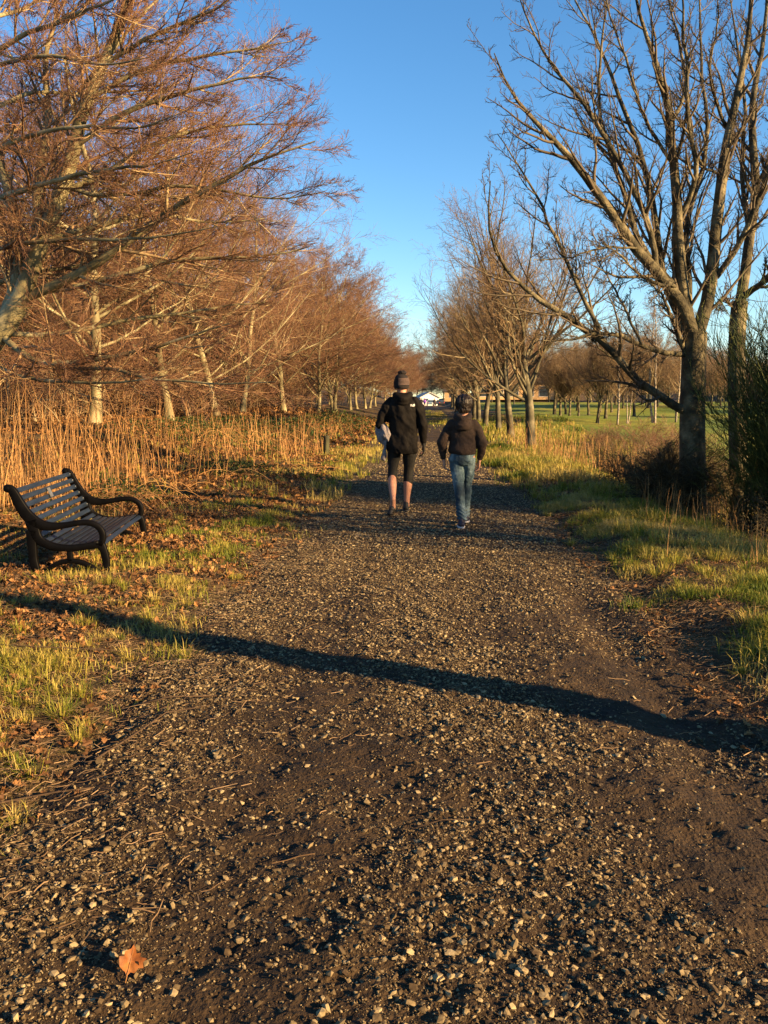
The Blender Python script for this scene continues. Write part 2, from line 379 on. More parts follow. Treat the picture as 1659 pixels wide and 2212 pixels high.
def fL(x, y):
    e = edgeL(y)-x
    return sst(-.10, .45, e+1.2*fbm(x, y, 1.3, 3))*(1-.85*sst(.6, 1.9, e+1.6*fbm(x, y, .6, 2)))
def fR(x, y): return sst(-.08, .35, x-edgeR(y)+1.0*fbm(x, y, 1.3, 3))
grass_field('grass', 'tufted yellow green grass growing on the left verge around the bench', [
    (-4.2, -1.0, 2.2, 6.5, 70000, .05, .0022, fL), (-5.5, -1.0, 6.5, 12, 80000, .055, .003, fL), (-7, -.6, 12, 26, 50000, .12, .006, fL), (-6, -.5, 26, 60, 26000, .16, .013, fL)], 0, -.01, .6)
grass_field('grass', 'lush green and straw coloured grass growing on the right verge', [
    (1.1, 4.2, 2.5, 6.5, 100000, .062, .0024, fR), (1.1, 6, 6.5, 12, 120000, .066, .0034, fR), (.8, 8, 12, 26, 90000, .12, .006, fR), (.6, 9, 26, 60, 30000, .18, .014, fR)], 77, .07, .58)
# a worn line of grass along the middle of the far path
grass_field('grass', 'thin grass growing over the far end of the path', [
    (-1.2, 1.6, 30, 110, 26000, .09, .012, lambda x, y: .8*sst(30, 50, y)*np.clip(.15+sst(0, .12, fbm(x*.6, y*.25, 1, 2)), 0, 1))], 11)

def tufts(name, label, cs):
    acc = Acc()
    for (x0, x1, y0, y1, n, nb_, h0, h1, wd, fn, d0) in cs:
        cx = rng.uniform(x0, x1, n); cy = rng.uniform(y0, y1, n); k = rng.random(n) < fn(cx, cy); cx, cy = cx[k], cy[k]; m = len(cx)
        hs = rng.uniform(h0, h1, m); dr = np.clip(rng.normal(d0, .25, m), 0, 1)
        X = np.repeat(cx, nb_); Yy = np.repeat(cy, nb_); H_ = np.repeat(hs, nb_)*rng.uniform(.35, 1.15, m*nb_); n_ = m*nb_
        a = rng.uniform(0, 2*PI, n_); rad = np.abs(rng.normal(0, .3, n_))*H_
        bx_ = X+np.cos(a)*rad; by_ = Yy+np.sin(a)*rad; z = ground_top(bx_, by_)-.008
        ln = H_*rng.uniform(.3, 1.25, n_); up_ = H_*np.clip(1.15-.55*(ln/H_), .2, 1); a2 = a+rng.normal(0, .5, n_)
        d = np.stack([np.cos(a2), np.sin(a2), 0*a], 1); q = np.stack([-np.sin(a2), np.cos(a2), 0*a], 1)*(wd*rng.uniform(.6, 1.3, n_))[:, None]; u = np.array([0, 0, 1.])
        b0 = np.stack([bx_, by_, z], 1); m1 = b0+d*(ln*.4)[:, None]+u*(up_*.75)[:, None]; t = b0+d*ln[:, None]+u*up_[:, None]
        V = np.stack([b0-q, b0+q, m1+q*.8, m1-q*.8, t], 1).reshape(-1, 3); kk = (np.arange(n_)*5)[:, None]
        acc.add(V, kk+np.array([[0, 1, 2, 3]]), kk+np.array([[3, 2, 4]]), np.repeat(np.clip(np.repeat(dr, nb_)+rng.normal(0, .15, n_), 0, 1), 5))
    return tag(obj(name, acc.mesh(name, False), M['grass']), label, 'grass', kind='stuff')
tufts('grass_tufts', 'spreading tufts of straw and green grass on both verges', [
    (-2.7, -1.2, 2.0, 4.6, 150, 90, .05, .13, .0016, lambda x, y: sst(-.05, .2, edgeL(y)-x), .8), (-3.6, -1.15, 2.2, 6.5, 170, 90, .06, .14, .0017, fL, .7), (-5, -1.1, 6.5, 13, 260, 70, .06, .14, .0024, fL, .6), (-6, -1, 13, 26, 240, 50, .08, .2, .004, fL, .7),
    (1.35, 3.8, 2.6, 6.5, 260, 90, .07, .18, .0018, fR, .6), (1.4, 5, 6.5, 13, 420, 70, .08, .2, .0026, fR, .65), (1.3, 7, 13, 26, 420, 50, .10, .26, .0045, fR, .75)])
# tall straw grass tussocks and dead stalks
def stalks(x, y, h, r, lean=.08, K=6, wig=.03, rnd=None):
    n = len(x); z = ground_top(x, y)-.02
    a = rng.uniform(0, 2*PI, n); l = np.abs(rng.normal(0, lean, n))
    t = np.linspace(0, 1, K)[None, :]
    P = np.stack([x[:, None]+np.cos(a)[:, None]*l[:, None]*h[:, None]*t**1.5, y[:, None]+np.sin(a)[:, None]*l[:, None]*h[:, None]*t**1.5, z[:, None]+h[:, None]*t], -1)
    P[:, 1:, :2] += np.cumsum(rng.normal(0, wig, (n, K-1, 2)), 1)*h[:, None, None]*.4
    R = r[:, None]*(1-.65*t)
    return tubes(P, R, 3, rnd)
acc = Acc()
cx = rng.normal(0, 1, 1400)
x = np.concatenate([rng.uniform(-8.6, -4.2, 900), rng.normal(-5.2, .8, 420), rng.uniform(-8, -3.0, 500), rng.uniform(-6, -2.6, 300), rng.uniform(-5.5, -2.9, 420)])
y = np.concatenate([rng.uniform(9.2, 13.5, 900), rng.normal(10.6, .8, 420), rng.uniform(12, 24, 500), rng.uniform(20, 40, 300), rng.uniform(14, 34, 420)])
den = np.clip(.45+3.0*fbm(x, y, .9, 2), .08, 1); k = rng.random(len(x)) < den; x, y = x[k], y[k]
h = rng.uniform(.25, 1.75, len(x))**.8*np.where(y > 13.5, .7, 1)
acc.add(*[a for a in (lambda r: (r[0], r[1], None, r[2]))(stalks(x, y, h, np.where(y > 14, .0055, .0042)*rng.uniform(.6, 1.3, len(x)), .20, 7, .045))])
tag(obj('dead_stalks', acc.mesh('dead_stalks', False), M['stalk']), 'thicket of tall orange dead willowherb stalks standing behind the bench', 'dead stalks', kind='stuff')
acc = Acc()
for (cx_, cy_, n, sp, hh) in ((3.55, 14.5, 130, .5, .7), (3.1, 21.5, 120, .5, .8), (3.6, 19, 130, .6, .8), (4.6, 17, 120, .9, .8), (3.3, 9.4, 90, .5, .38), (3.2, 7.2, 60, .45, .3), (3.7, 8.0, 80, .5, .42), (3.2, 11.2, 90, .35, .4), (3.1, 5.2, 30, .3, .25), (3.2, 27, 80, .7, .8)):
    x = rng.normal(cx_, sp, n); y = rng.normal(cy_, sp, n); h = hh*rng.uniform(.4, 1.3, n)
    r = stalks(x, y, h, np.full(n, .0028 if cy_ < 12 else .005)*rng.uniform(.7, 1.3, n), .22); acc.add(r[0], r[1], None, r[2])
tag(obj('dry_stems', acc.mesh('dry_stems', False), M['stalk']), 'dry straw stems standing among the grass of the right bank', 'dead stems', kind='stuff')

# ------------------------------------------------------------------ leaf litter
def leaf_shape():
    # half outline of a lobed leaf along +x
    o = [(0, .0), (.12, .10), (.22, .07), (.33, .24), (.44, .14), (.56, .33), (.68, .18), (.80, .26), (.90, .10), (1.0, 0)]
    return np.array(o)
def leaves(x, y, size, rnd, lift=0.0, zf=None):
    o = leaf_shape(); n = len(x); K = len(o)
    # centre line vertices, left and right outline
    mid = np.stack([o[:, 0], np.zeros(K), np.zeros(K)], 1)
    L = np.stack([o[:, 0], o[:, 1], np.zeros(K)], 1); R = L*[1, -1, 1]
    tpl = np.concatenate([mid, L[1:-1], R[1:-1]])-[.5, 0, 0]
    m = len(tpl); Q = []; T = []
    l0 = K; r0 = K+K-2
    for i in range(K-1):
        if i == 0: T += [(0, 1, l0), (0, r0, 1)]
        elif i == K-2: T += [(i, i+1, l0+i-1), (i, r0+i-1, i+1)]
        else: Q += [(i, i+1, l0+i, l0+i-1), (i+1, i, r0+i-1, r0+i)]
    Q = np.array(Q); T = np.array(T)
    v = np.repeat(tpl[None], n, 0)*size[:, None, None]
    curl = rng.normal(0, .9, (n, 1)); fold = rng.uniform(0, 1.1, (n, 1))
    v[..., 2] += curl*v[..., 0]**2/size[:, None]+fold*np.abs(v[..., 1])+rng.normal(0, .05, (n, m))*size[:, None]
    # random rotation: tilt then spin
    ax = rng.normal(0, .45, (n, 1)); ay = rng.normal(0, .45, (n, 1)); a = rng.uniform(0, 2*PI, (n, 1))
    X, Y, Z = v[..., 0], v[..., 1], v[..., 2]
    Y, Z = Y*np.cos(ax)-Z*np.sin(ax), Y*np.sin(ax)+Z*np.cos(ax)
    X, Z = X*np.cos(ay)-Z*np.sin(ay), X*np.sin(ay)+Z*np.cos(ay)
    X, Y = X*np.cos(a)-Y*np.sin(a), X*np.sin(a)+Y*np.cos(a)
    z = ground_top(x, y)+size*rng.uniform(.1, .45, n)+lift
    V = np.stack([X+x[:, None], Y+y[:, None], Z+z[:, None]], -1).reshape(-1, 3)
    k = (np.arange(n)*m)[:, None, None]
    return V, (Q[None]+k).reshape(-1, 4), (T[None]+k).reshape(-1, 3), np.repeat(rnd, m)
acc = Acc()
for (x0, x1, y0, y1, n, s0, s1, f) in ((-4.5, -1.0, 2.2, 6.5, 15000, .025, .07, 0), (-6.5, -1.2, 6.5, 12, 26000, .035, .085, 0), (-12, -1.8, 12, 26, 30000, .06, .12, 0), (-16, -2, 26, 60, 14000, .12, .25, 0),
                                      (1.3, 4, 3, 9, 5000, .02, .055, 1), (1.5, 8, 9, 26, 8000, .04, .10, 1)):
    x = rng.uniform(x0, x1, n); y = rng.uniform(y0, y1, n)
    if f == 0: d = np.clip(.35+.85*sst(.0, 1.2, edgeL(y)-x), 0, 1)*sst(-.25, .25, edgeL(y)-x)*np.clip(.5-2.2*fbm(x, y, 2.2, 3), .12, 1)
    else: d = np.clip(.4-2.5*fbm(x+77, y, 2.2, 3), .05, 1)
    k = rng.random(n) < d; x, y = x[k], y[k]
    acc.add(*leaves(x, y, rng.uniform(s0, s1, len(x)), rng.random(len(x))**1.2))
tag(obj('leaf_litter', acc.mesh('leaf_litter', False), M['leaf']), 'brown and orange fallen leaves covering the banks beside the path', 'leaf litter', kind='stuff')
# small fragments of leaf, straw and twig on the margins
acc = Acc()
n = 6500; x = np.concatenate([rng.normal(-1.45, .5, n), rng.normal(1.75, .4, n//2)]); y = np.concatenate([rng.uniform(2, 14, n), rng.uniform(3, 12, n//2)]); n = len(x)
a = rng.uniform(0, 2*PI, n); l = rng.uniform(.015, .06, n)*rng.choice([1, 1, 1, 1, 1, 2.5], n); t = np.linspace(-.5, .5, 4)[None]
P = np.stack([x[:, None]+np.cos(a)[:, None]*l[:, None]*t, y[:, None]+np.sin(a)[:, None]*l[:, None]*t, np.zeros((n, 4))], -1)
P[..., :2] += rng.normal(0, .05, (n, 4, 2))*l[:, None, None]; P[..., 2] = ground_top(P[..., 0], P[..., 1])+.006+rng.uniform(0, .02, (n, 1))
r = tubes(P, np.repeat(rng.uniform(.0008, .002, n)[:, None], 4, 1), 3); acc.add(r[0], r[1], None, r[2])
tag(obj('straw_debris', acc.mesh('straw_debris', False), M['debris']), 'broken straw and thin twigs lying along the path edges', 'debris', kind='stuff')

acc = Acc()
for (x0, x1, y0, y1, n, l0, l1, w_, fn) in ((-4, -1.15, 2, 7, 16000, .03, .12, .0011, fL), (-6, -1.1, 7, 14, 14000, .05, .16, .0016, fL), (1.4, 4, 2.6, 7, 14000, .03, .12, .0011, fR), (1.4, 6, 7, 15, 18000, .05, .16, .0018, fR)):
    x = rng.uniform(x0, x1, n); y = rng.uniform(y0, y1, n); k = rng.random(n) < np.clip(sst(-.25, .3, (edgeL(y)-x) if x0 < 0 else (x-edgeR(y))), 0, 1); x, y = x[k], y[k]; n = len(x)
    a = rng.uniform(0, 2*PI, n); l = rng.uniform(l0, l1, n); t = np.linspace(-.5, .5, 4)[None]
    P = np.stack([x[:, None]+np.cos(a)[:, None]*l[:, None]*t, y[:, None]+np.sin(a)[:, None]*l[:, None]*t, np.zeros((n, 4))], -1); P[..., :2] += rng.normal(0, .06, (n, 4, 2))*l[:, None, None]
    P[..., 2] = ground_top(P[..., 0], P[..., 1])+rng.uniform(0, .03, (n, 1))+rng.normal(0, .006, (n, 4)); q = tubes(P, np.full((n, 4), w_), 3); acc.add(q[0], q[1], None, q[2])
tag(obj('dead_thatch', acc.mesh('dead_thatch', False), M['debris']), 'matted dead straw thatch between the grass tufts', 'dead grass', kind='stuff')
# ------------------------------------------------------------------ trees
def grow(o, d, L, r0, r1, K, wig, trop, g=None):
    """o,d (N,3), L,r0 (N,), trop: pull towards +z; returns P (N,K,3), R (N,K)"""
    n = len(o); P = np.empty((n, K, 3)); P[:, 0] = o; d = nrm(d.copy()); step = (L/(K-1))[:, None]
    for k in range(1, K):
        d = nrm(d+rng.normal(0, wig, (n, 3))+np.array([0, 0, 1.])*trop+(0 if g is None else g)); P[:, k] = P[:, k-1]+d*step
    t = np.linspace(0, 1, K)[None]
    return P, r0[:, None]*(1-t)+np.minimum(r1, r0)[:, None]*t
def kids(P, R, L, n, t0, t1, ang, lf, rf, rmax, flat=1.0, taper=.6, up=0.0):
    N, K, _ = P.shape
    t = t0+(t1-t0)*(np.arange(n)[None]+rng.uniform(0, 1, (N, n)))/n
    f = t*(K-1); i = np.minimum(f.astype(int), K-2); fr = (f-i)[..., None]; ii = np.arange(N)[:, None]
    pos = P[ii, i]*(1-fr)+P[ii, i+1]*fr; T = nrm(P[ii, i+1]-P[ii, i]); rad = R[ii, i]*(1-fr[..., 0])+R[ii, i+1]*fr[..., 0]
    U = rng.normal(size=T.shape); U[..., 2] = U[..., 2]*flat+up; U = nrm(U-(U*T).sum(-1, keepdims=True)*T)
    a = rng.uniform(math.radians(ang[0]), math.radians(ang[1]), t.shape)[..., None]
    d = np.cos(a)*T+np.sin(a)*U
    l = L[:, None]*rng.uniform(lf[0], lf[1], t.shape)*(1-taper*t)
    rr = np.minimum(rad*rf, rmax)
    return pos.reshape(-1, 3), d.reshape(-1, 3), l.ravel(), rr.ravel()
def full(n, v): return np.full(n, float(v))

def resample(pts, rads, K):
    p = np.array(pts, float); d = np.concatenate([[0], np.cumsum(np.linalg.norm(np.diff(p, axis=0), axis=1))]); t = np.linspace(0, d[-1], K)
    P = np.stack([np.interp(t, d, p[:, i]) for i in range(3)], 1)
    # round the corners
    for _ in range(3): P[1:-1] = .25*P[:-2]+.5*P[1:-1]+.25*P[2:]
    return P, np.interp(t/d[-1], np.linspace(0, 1, len(rads)), rads), d[-1]

def beech(seed, H=11.0, trunk_r=.15, bias=(0, 0), dense=1.0, spread=1.0, tw=1.0, style='beech', fork=.40):
    global rng
    keep = rng; rng = np.random.default_rng(seed)
    T = Acc(); Cn = Acc()
    def addC(P, R, S): r = tubes(P, R, S, np.clip({5: .92, 4: .85, 3: .40}[S]+rng.normal(0, .16, len(P)), 0, 1)); Cn.add(r[0], r[1], None, r[2])
    if style == 'beech':
        P0, R0 = grow(np.zeros((1, 3)), np.array([[.05, .02, 1.]]), full(1, H*.86), full(1, trunk_r), full(1, .02), 14, .07, .10)
        R0[:, 0] *= 1.35; r = tubes(P0, R0, 10); T.add(r[0], r[1], None, r[2])
        o, d, l, rr = kids(P0, R0, full(1, H*.70), int(34*dense), .10, .96, (42, 84), (.75, 1.15), .5, .042, taper=.60)
        d[:, 0] += bias[0]*.5; d[:, 1] += bias[1]*.5
        P1, R1 = grow(o, d, l*spread, rr, full(len(rr), .006), 9, .10, .075)
        r = tubes(P1, R1, 6); T.add(r[0], r[1], None, r[2])
        o, d, l, rr = kids(P1, R1, l*spread, 9, .12, .98, (28, 62), (.34, .6), .6, .022, flat=.45, taper=.45)
        P2, R2 = grow(o, d, l, rr, full(len(rr), .004), 7, .11, .03); addC(P2, R2, 4)
        o, d, l, rr = kids(P2, R2, l, 10, .06, .98, (25, 60), (.35, .66), .6, .009*tw, flat=.5, taper=.42)
        P3, R3 = grow(o, d, l, rr, full(len(rr), .0028*tw), 5, .13, .03); addC(P3, R3, 3)
        o, d, l, rr = kids(P3, R3, l, 5, .1, 1, (25, 60), (.4, .75), .6, .0045*tw, flat=.6, taper=.4)
        P4, R4 = grow(o, d, l, np.maximum(rr, .0028*tw), full(len(rr), .0018*tw), 4, .15, .03); addC(P4, R4, 3)
    elif style == 'vase':
        P0, R0 = grow(np.zeros((1, 3)), np.array([[.02, .02, 1.]]), full(1, H*.45), full(1, trunk_r), full(1, trunk_r*.5), 9, .04, .10)
        R0[:, 0] *= 1.3; r = tubes(P0, R0, 10); T.add(r[0], r[1], None, r[2])
        o, d, l, rr = kids(P0, R0, full(1, H*.72), int(19*dense), fork, 1.0, (16, 66), (.85, 1.1), .6, .055, taper=.25)
        P1, R1 = grow(o, d, l*spread, rr, full(len(rr), .006), 10, .055, .085)
        r = tubes(P1, R1, 6); T.add(r[0], r[1], None, r[2])
        o, d, l, rr = kids(P1, R1, l*spread, 11, .10, .98, (22, 58), (.3, .55), .6, .02, taper=.5)
        P2, R2 = grow(o, d, l, rr, full(len(rr), .004), 7, .09, .07); addC(P2, R2, 4)
        o, d, l, rr = kids(P2, R2, l, 8, .10, .98, (22, 60), (.38, .65), .6, .009*tw, taper=.45)
        P3, R3 = grow(o, d, l, rr, full(len(rr), .003*tw), 5, .13, .05); addC(P3, R3, 3)
        o, d, l, rr = kids(P3, R3, l, 4, .1, 1, (25, 60), (.4, .7), .6, .005*tw, taper=.4)
        P4, R4 = grow(o, d, l, np.maximum(rr, .003*tw), full(len(rr), .002*tw), 3, .15, .06); addC(P4, R4, 3)
    else:   # birch
        P0, R0 = grow(np.zeros((2, 3))+np.array([[0, 0, 0], [.12, .05, 0]]), np.array([[.04, .02, 1.], [.16, .1, 1]]), np.array([H, H*.85]), full(2, trunk_r), full(2, .01), 12, .05, .08)
        r = tubes(P0, R0, 8); T.add(r[0], r[1], None, r[2])
        o, d, l, rr = kids(P0, R0, full(2, H*.33), int(20*dense), .25, .97, (28, 55), (.7, 1.1), .5, .03, taper=.6)
        P1, R1 = grow(o, d, l*spread, rr, full(len(rr), .005), 7, .08, .03); addC(P1, R1, 4)
        o, d, l, rr = kids(P1, R1, l, 8, .15, .98, (25, 60), (.35, .6), .6, .012, taper=.4)
        P2, R2 = grow(o, d, l, rr, full(len(rr), .004), 5, .10, -.04); addC(P2, R2, 3)
        o, d, l, rr = kids(P2, R2, l, 6, .15, 1, (20, 55), (.45, .8), .6, .007*tw, taper=.3)
        P3, R3 = grow(o, d, l, np.maximum(rr, .004*tw), full(len(rr), .003*tw), 4, .12, -.12); addC(P3, R3, 3)
    rng = keep
    return T.mesh('trunk'), Cn.mesh('crown')

def plant_tree(meshes, mt, mc, name, label, x, y, rz, sc=1.0, group=None, dz=-.05):
    z = float(terr(x, y))+dz
    t = thing(name, label, 'tree', (x, y, z), rz, group); t.scale = (sc, sc, sc)
    a = obj('trunk', meshes[0], mt, t); b = obj('crown', meshes[1], mc, t)
    return t

BE = [beech(11, 11.0, .15), beech(12, 10.5, .14, dense=.9), beech(13, 11.5, .16)]
BF = [beech(21, 9.6, .13, tw=2.0, spread=1.0), beech(22, 9.9, .13, tw=2.0, spread=1.0)]
VA = [beech(31, 8.2, .17, style='vase'), beech(32, 8.5, .16, style='vase'), beech(33, 8.0, .15, style='vase')]
VA.append(beech(34, 12.0, .195, style='vase', fork=.8))
VF = [beech(41, 8.5, .17, style='vase', tw=2.2), beech(42, 8.0, .16, style='vase', tw=2.2, spread=1.2)]
BI = [beech(51, 9.5, .085, style='birch', tw=1.6), beech(52, 8.5, .08, style='birch', tw=1.8)]

# traced limbs carry automatic branches and twigs
def limb_tree(base, trunk, limbs, depth_twist, name, label, mt, mc, l2, l3, l4, tw=1.0, seed=5, flat=1.0, trop2=.05, S1=9, tr=(.26, .18), rs=1.0):
    global rng
    keep = rng; rng = np.random.default_rng(seed)
    T = Acc(); Cn = Acc(); b = np.array(base, float)
    P, R, L = resample(trunk, tr, 12); P = P-b; R[0] *= 1.45; R[1] *= 1.15
    r = tubes(P[None], R[None], 14); T.add(r[0], r[1], None, r[2])
    PP = []; RR = []; LL = []
    for (pts, r0, r1) in limbs:
        P, R, L = resample(pts, (r0, (r0*.62+r1*.38), r1), 16); P = P-b
        P[1:] += np.cumsum(rng.normal(0, .012, (15, 3)), 0)
        PP.append(P); RR.append(R*rs); LL.append(L)
    P1 = np.array(PP); R1 = np.array(RR); L1 = np.array(LL)
    r = tubes(P1, R1, S1); T.add(r[0], r[1], None, r[2])
    def addC(P, R, S): r = tubes(P, R, S, np.clip({5: .92, 4: .72, 3: .35}[S]+rng.normal(0, .16, len(P)), 0, 1)); Cn.add(r[0], r[1], None, r[2])
    o, d, l, rr = kids(P1, R1, L1, l2[0], l2[1], .99, l2[2], l2[3], .6, .03, flat=flat, taper=.5)
    l = np.clip(l, .25, l2[4]); P2, R2 = grow(o, d, l, rr, full(len(rr), .0035*tw), 9, l2[5], trop2); addC(P2, R2, 5)
    o, d, l, rr = kids(P2, R2, l, l3[0], .12, .99, l3[1], l3[2], .6, .009, flat=flat, taper=.45)
    P3, R3 = grow(o, d, l, rr, full(len(rr), .0025*tw), 6, l3[3], trop2); addC(P3, R3, 4)
    o, d, l, rr = kids(P3, R3, l, l4[0], .15, 1.0, l4[1], l4[2], .7, .0045*tw, flat=flat, taper=.3)
    P4, R4 = grow(o, d, l, np.maximum(rr, .0028*tw), full(len(rr), .0018*tw), 5, l4[3], trop2); addC(P4, R4, 3)
    if len(l4) > 4:
        o, d, l, rr = kids(P4, R4, l, l4[4], .15, 1.0, l4[1], l4[2], .7, .003*tw, flat=flat, taper=.3)
        P5, R5 = grow(o, d, l, np.maximum(rr, .0022*tw), full(len(rr), .0015*tw), 4, l4[3], trop2); addC(P5, R5, 3)
    rng = keep
    t = thing(name, label, 'tree', base)
    obj('trunk', T.mesh('trunk'), mt, t); obj('crown', Cn.mesh('crown'), mc, t)
    return t

def zl(pts, Y0, Y1, f):      # a limb through picture points, its depth running from Y0 to Y1
    n = len(pts); return [at(*f(x, y), Y0+(Y1-Y0)*i/(n-1)) for i, (x, y) in enumerate(pts)]
f1 = lambda x, y: (x/2, y/2)
f2 = lambda x, y: (932.5+x*.5206, y*.5206)
# ---- near beech, front left
bx, by = -8.1, 13.0; bz = float(terr(bx, by))-.05
tr_ = [(bx, by, bz), (bx-.05, by, bz+.8)] + [at(-60, 800, 13.0), at(0, 720, 13.0), at(45, 650, 13)]
LM = [
 ([(0, 1440), (60, 1370), (130, 1230), (150, 1050), (220, 930), (270, 830), (300, 650), (340, 450), (420, 300), (500, 100), (560, -150)], 13, 12.6, .16, .05),
 ([(130, 1230), (150, 1100), (170, 900), (170, 700), (230, 500), (180, 300), (250, 50)], 13, 14, .10, .03),
 ([(0, 1420), (40, 1300), (100, 1150), (60, 980), (40, 800), (-40, 600), (-60, 300)], 13, 13.4, .12, .04),
 ([(100, 1290), (260, 1220), (420, 1130), (560, 1020), (640, 960), (760, 880), (850, 820), (960, 770), (1050, 700), (1200, 640), (1350, 590)], 13, 11.8, .085, .010),
 ([(110, 1260), (330, 1240), (500, 1180), (700, 1120), (830, 1090), (1000, 1100), (1200, 1090), (1330, 1050)], 13, 12.4, .055, .008),
 ([(0, 1440), (60, 1510), (130, 1545), (230, 1590), (400, 1560), (560, 1530), (700, 1500), (850, 1440), (1000, 1400)], 13, 11.5, .06, .010),
 ([(0, 1440), (250, 1450), (450, 1410), (560, 1390), (700, 1380), (900, 1330), (1150, 1310)], 13, 14.2, .05, .008),
 ([(230, 1590), (420, 1590), (500, 1590), (620, 1640), (800, 1670), (1000, 1680), (1200, 1660)], 12.6, 11.0, .035, .006),
 ([(-200, 1500), (0, 1600), (150, 1650), (300, 1640), (500, 1660), (700, 1620)], 13, 11.3, .045, .008),
 ([(150, 1050), (300, 1000), (520, 930), (700, 900), (900, 950), (1150, 920)], 13, 14.5, .05, .007),
 ([(270, 830), (450, 760), (600, 640), (800, 570), (1000, 530), (1250, 520)], 13, 13.4, .05, .007),
 ([(270, 800), (400, 850), (600, 840), (800, 790), (950, 830), (1250, 880), (1400, 830)], 12.9, 12.2, .04, .006),
 ([(300, 650), (500, 500), (700, 420), (900, 380), (1150, 320), (1220, 360)], 12.8, 12.0, .05, .007),
 ([(340, 450), (550, 330), (760, 250), (950, 210), (1100, 190), (1250, 170)], 12.8, 12.6, .045, .006),
 ([(420, 300), (650, 150), (850, 90), (1000, 30), (1080, -60)], 12.7, 12.1, .04, .006),
 ([(340, 400), (520, 200), (640, 60), (800, -80)], 12.8, 13.6, .04, .006),
 ([(-100, 330), (0, 260), (200, 230), (400, 290), (500, 290), (650, 250)], 12.6, 11.2, .04, .006),
 ([(-60, 250), (150, 120), (300, 60), (500, -20), (600, -80)], 12.8, 11.3, .045, .006),
 ([(-100, 700), (0, 620), (150, 560), (350, 540), (550, 560), (750, 480)], 12.8, 11.0, .045, .006),
 ([(-100, 900), (0, 850), (160, 800), (380, 720), (620, 700), (850, 640)], 13, 11.2, .05, .006),
 ([(-100, 1100), (60, 1050), (260, 1030), (460, 1020), (720, 1010), (900, 960)], 13, 11.4, .045, .006),
 ([(-100, 1250), (100, 1180), (300, 1150), (450, 1090), (640, 1100)], 13, 14.4, .045, .006),
 ([(-80, 500), (80, 400), (250, 380), (450, 420), (700, 360)], 13, 14.6, .04, .006),
 ([(-80, 100), (100, 20), (300, -60)], 13, 14.6, .04, .006),
]
limb_tree((bx, by, bz), tr_, [(zl(p, a, b, f1), r0, r1) for (p, a, b, r0, r1) in LM], None, 'beech_tree',
          'large bare beech with pale leaning limbs sweeping in from the left edge above the bench', M['beech_bark'], M['beech_twig'],
          (15, .06, (22, 55), (.20, .42), 1.55, .07), (10, (22, 52), (.3, .58), .08), (6, (22, 50), (.4, .75), .09, 3), tw=.95, seed=91, flat=.55, trop2=.03, tr=(.20, .165), rs=.9)

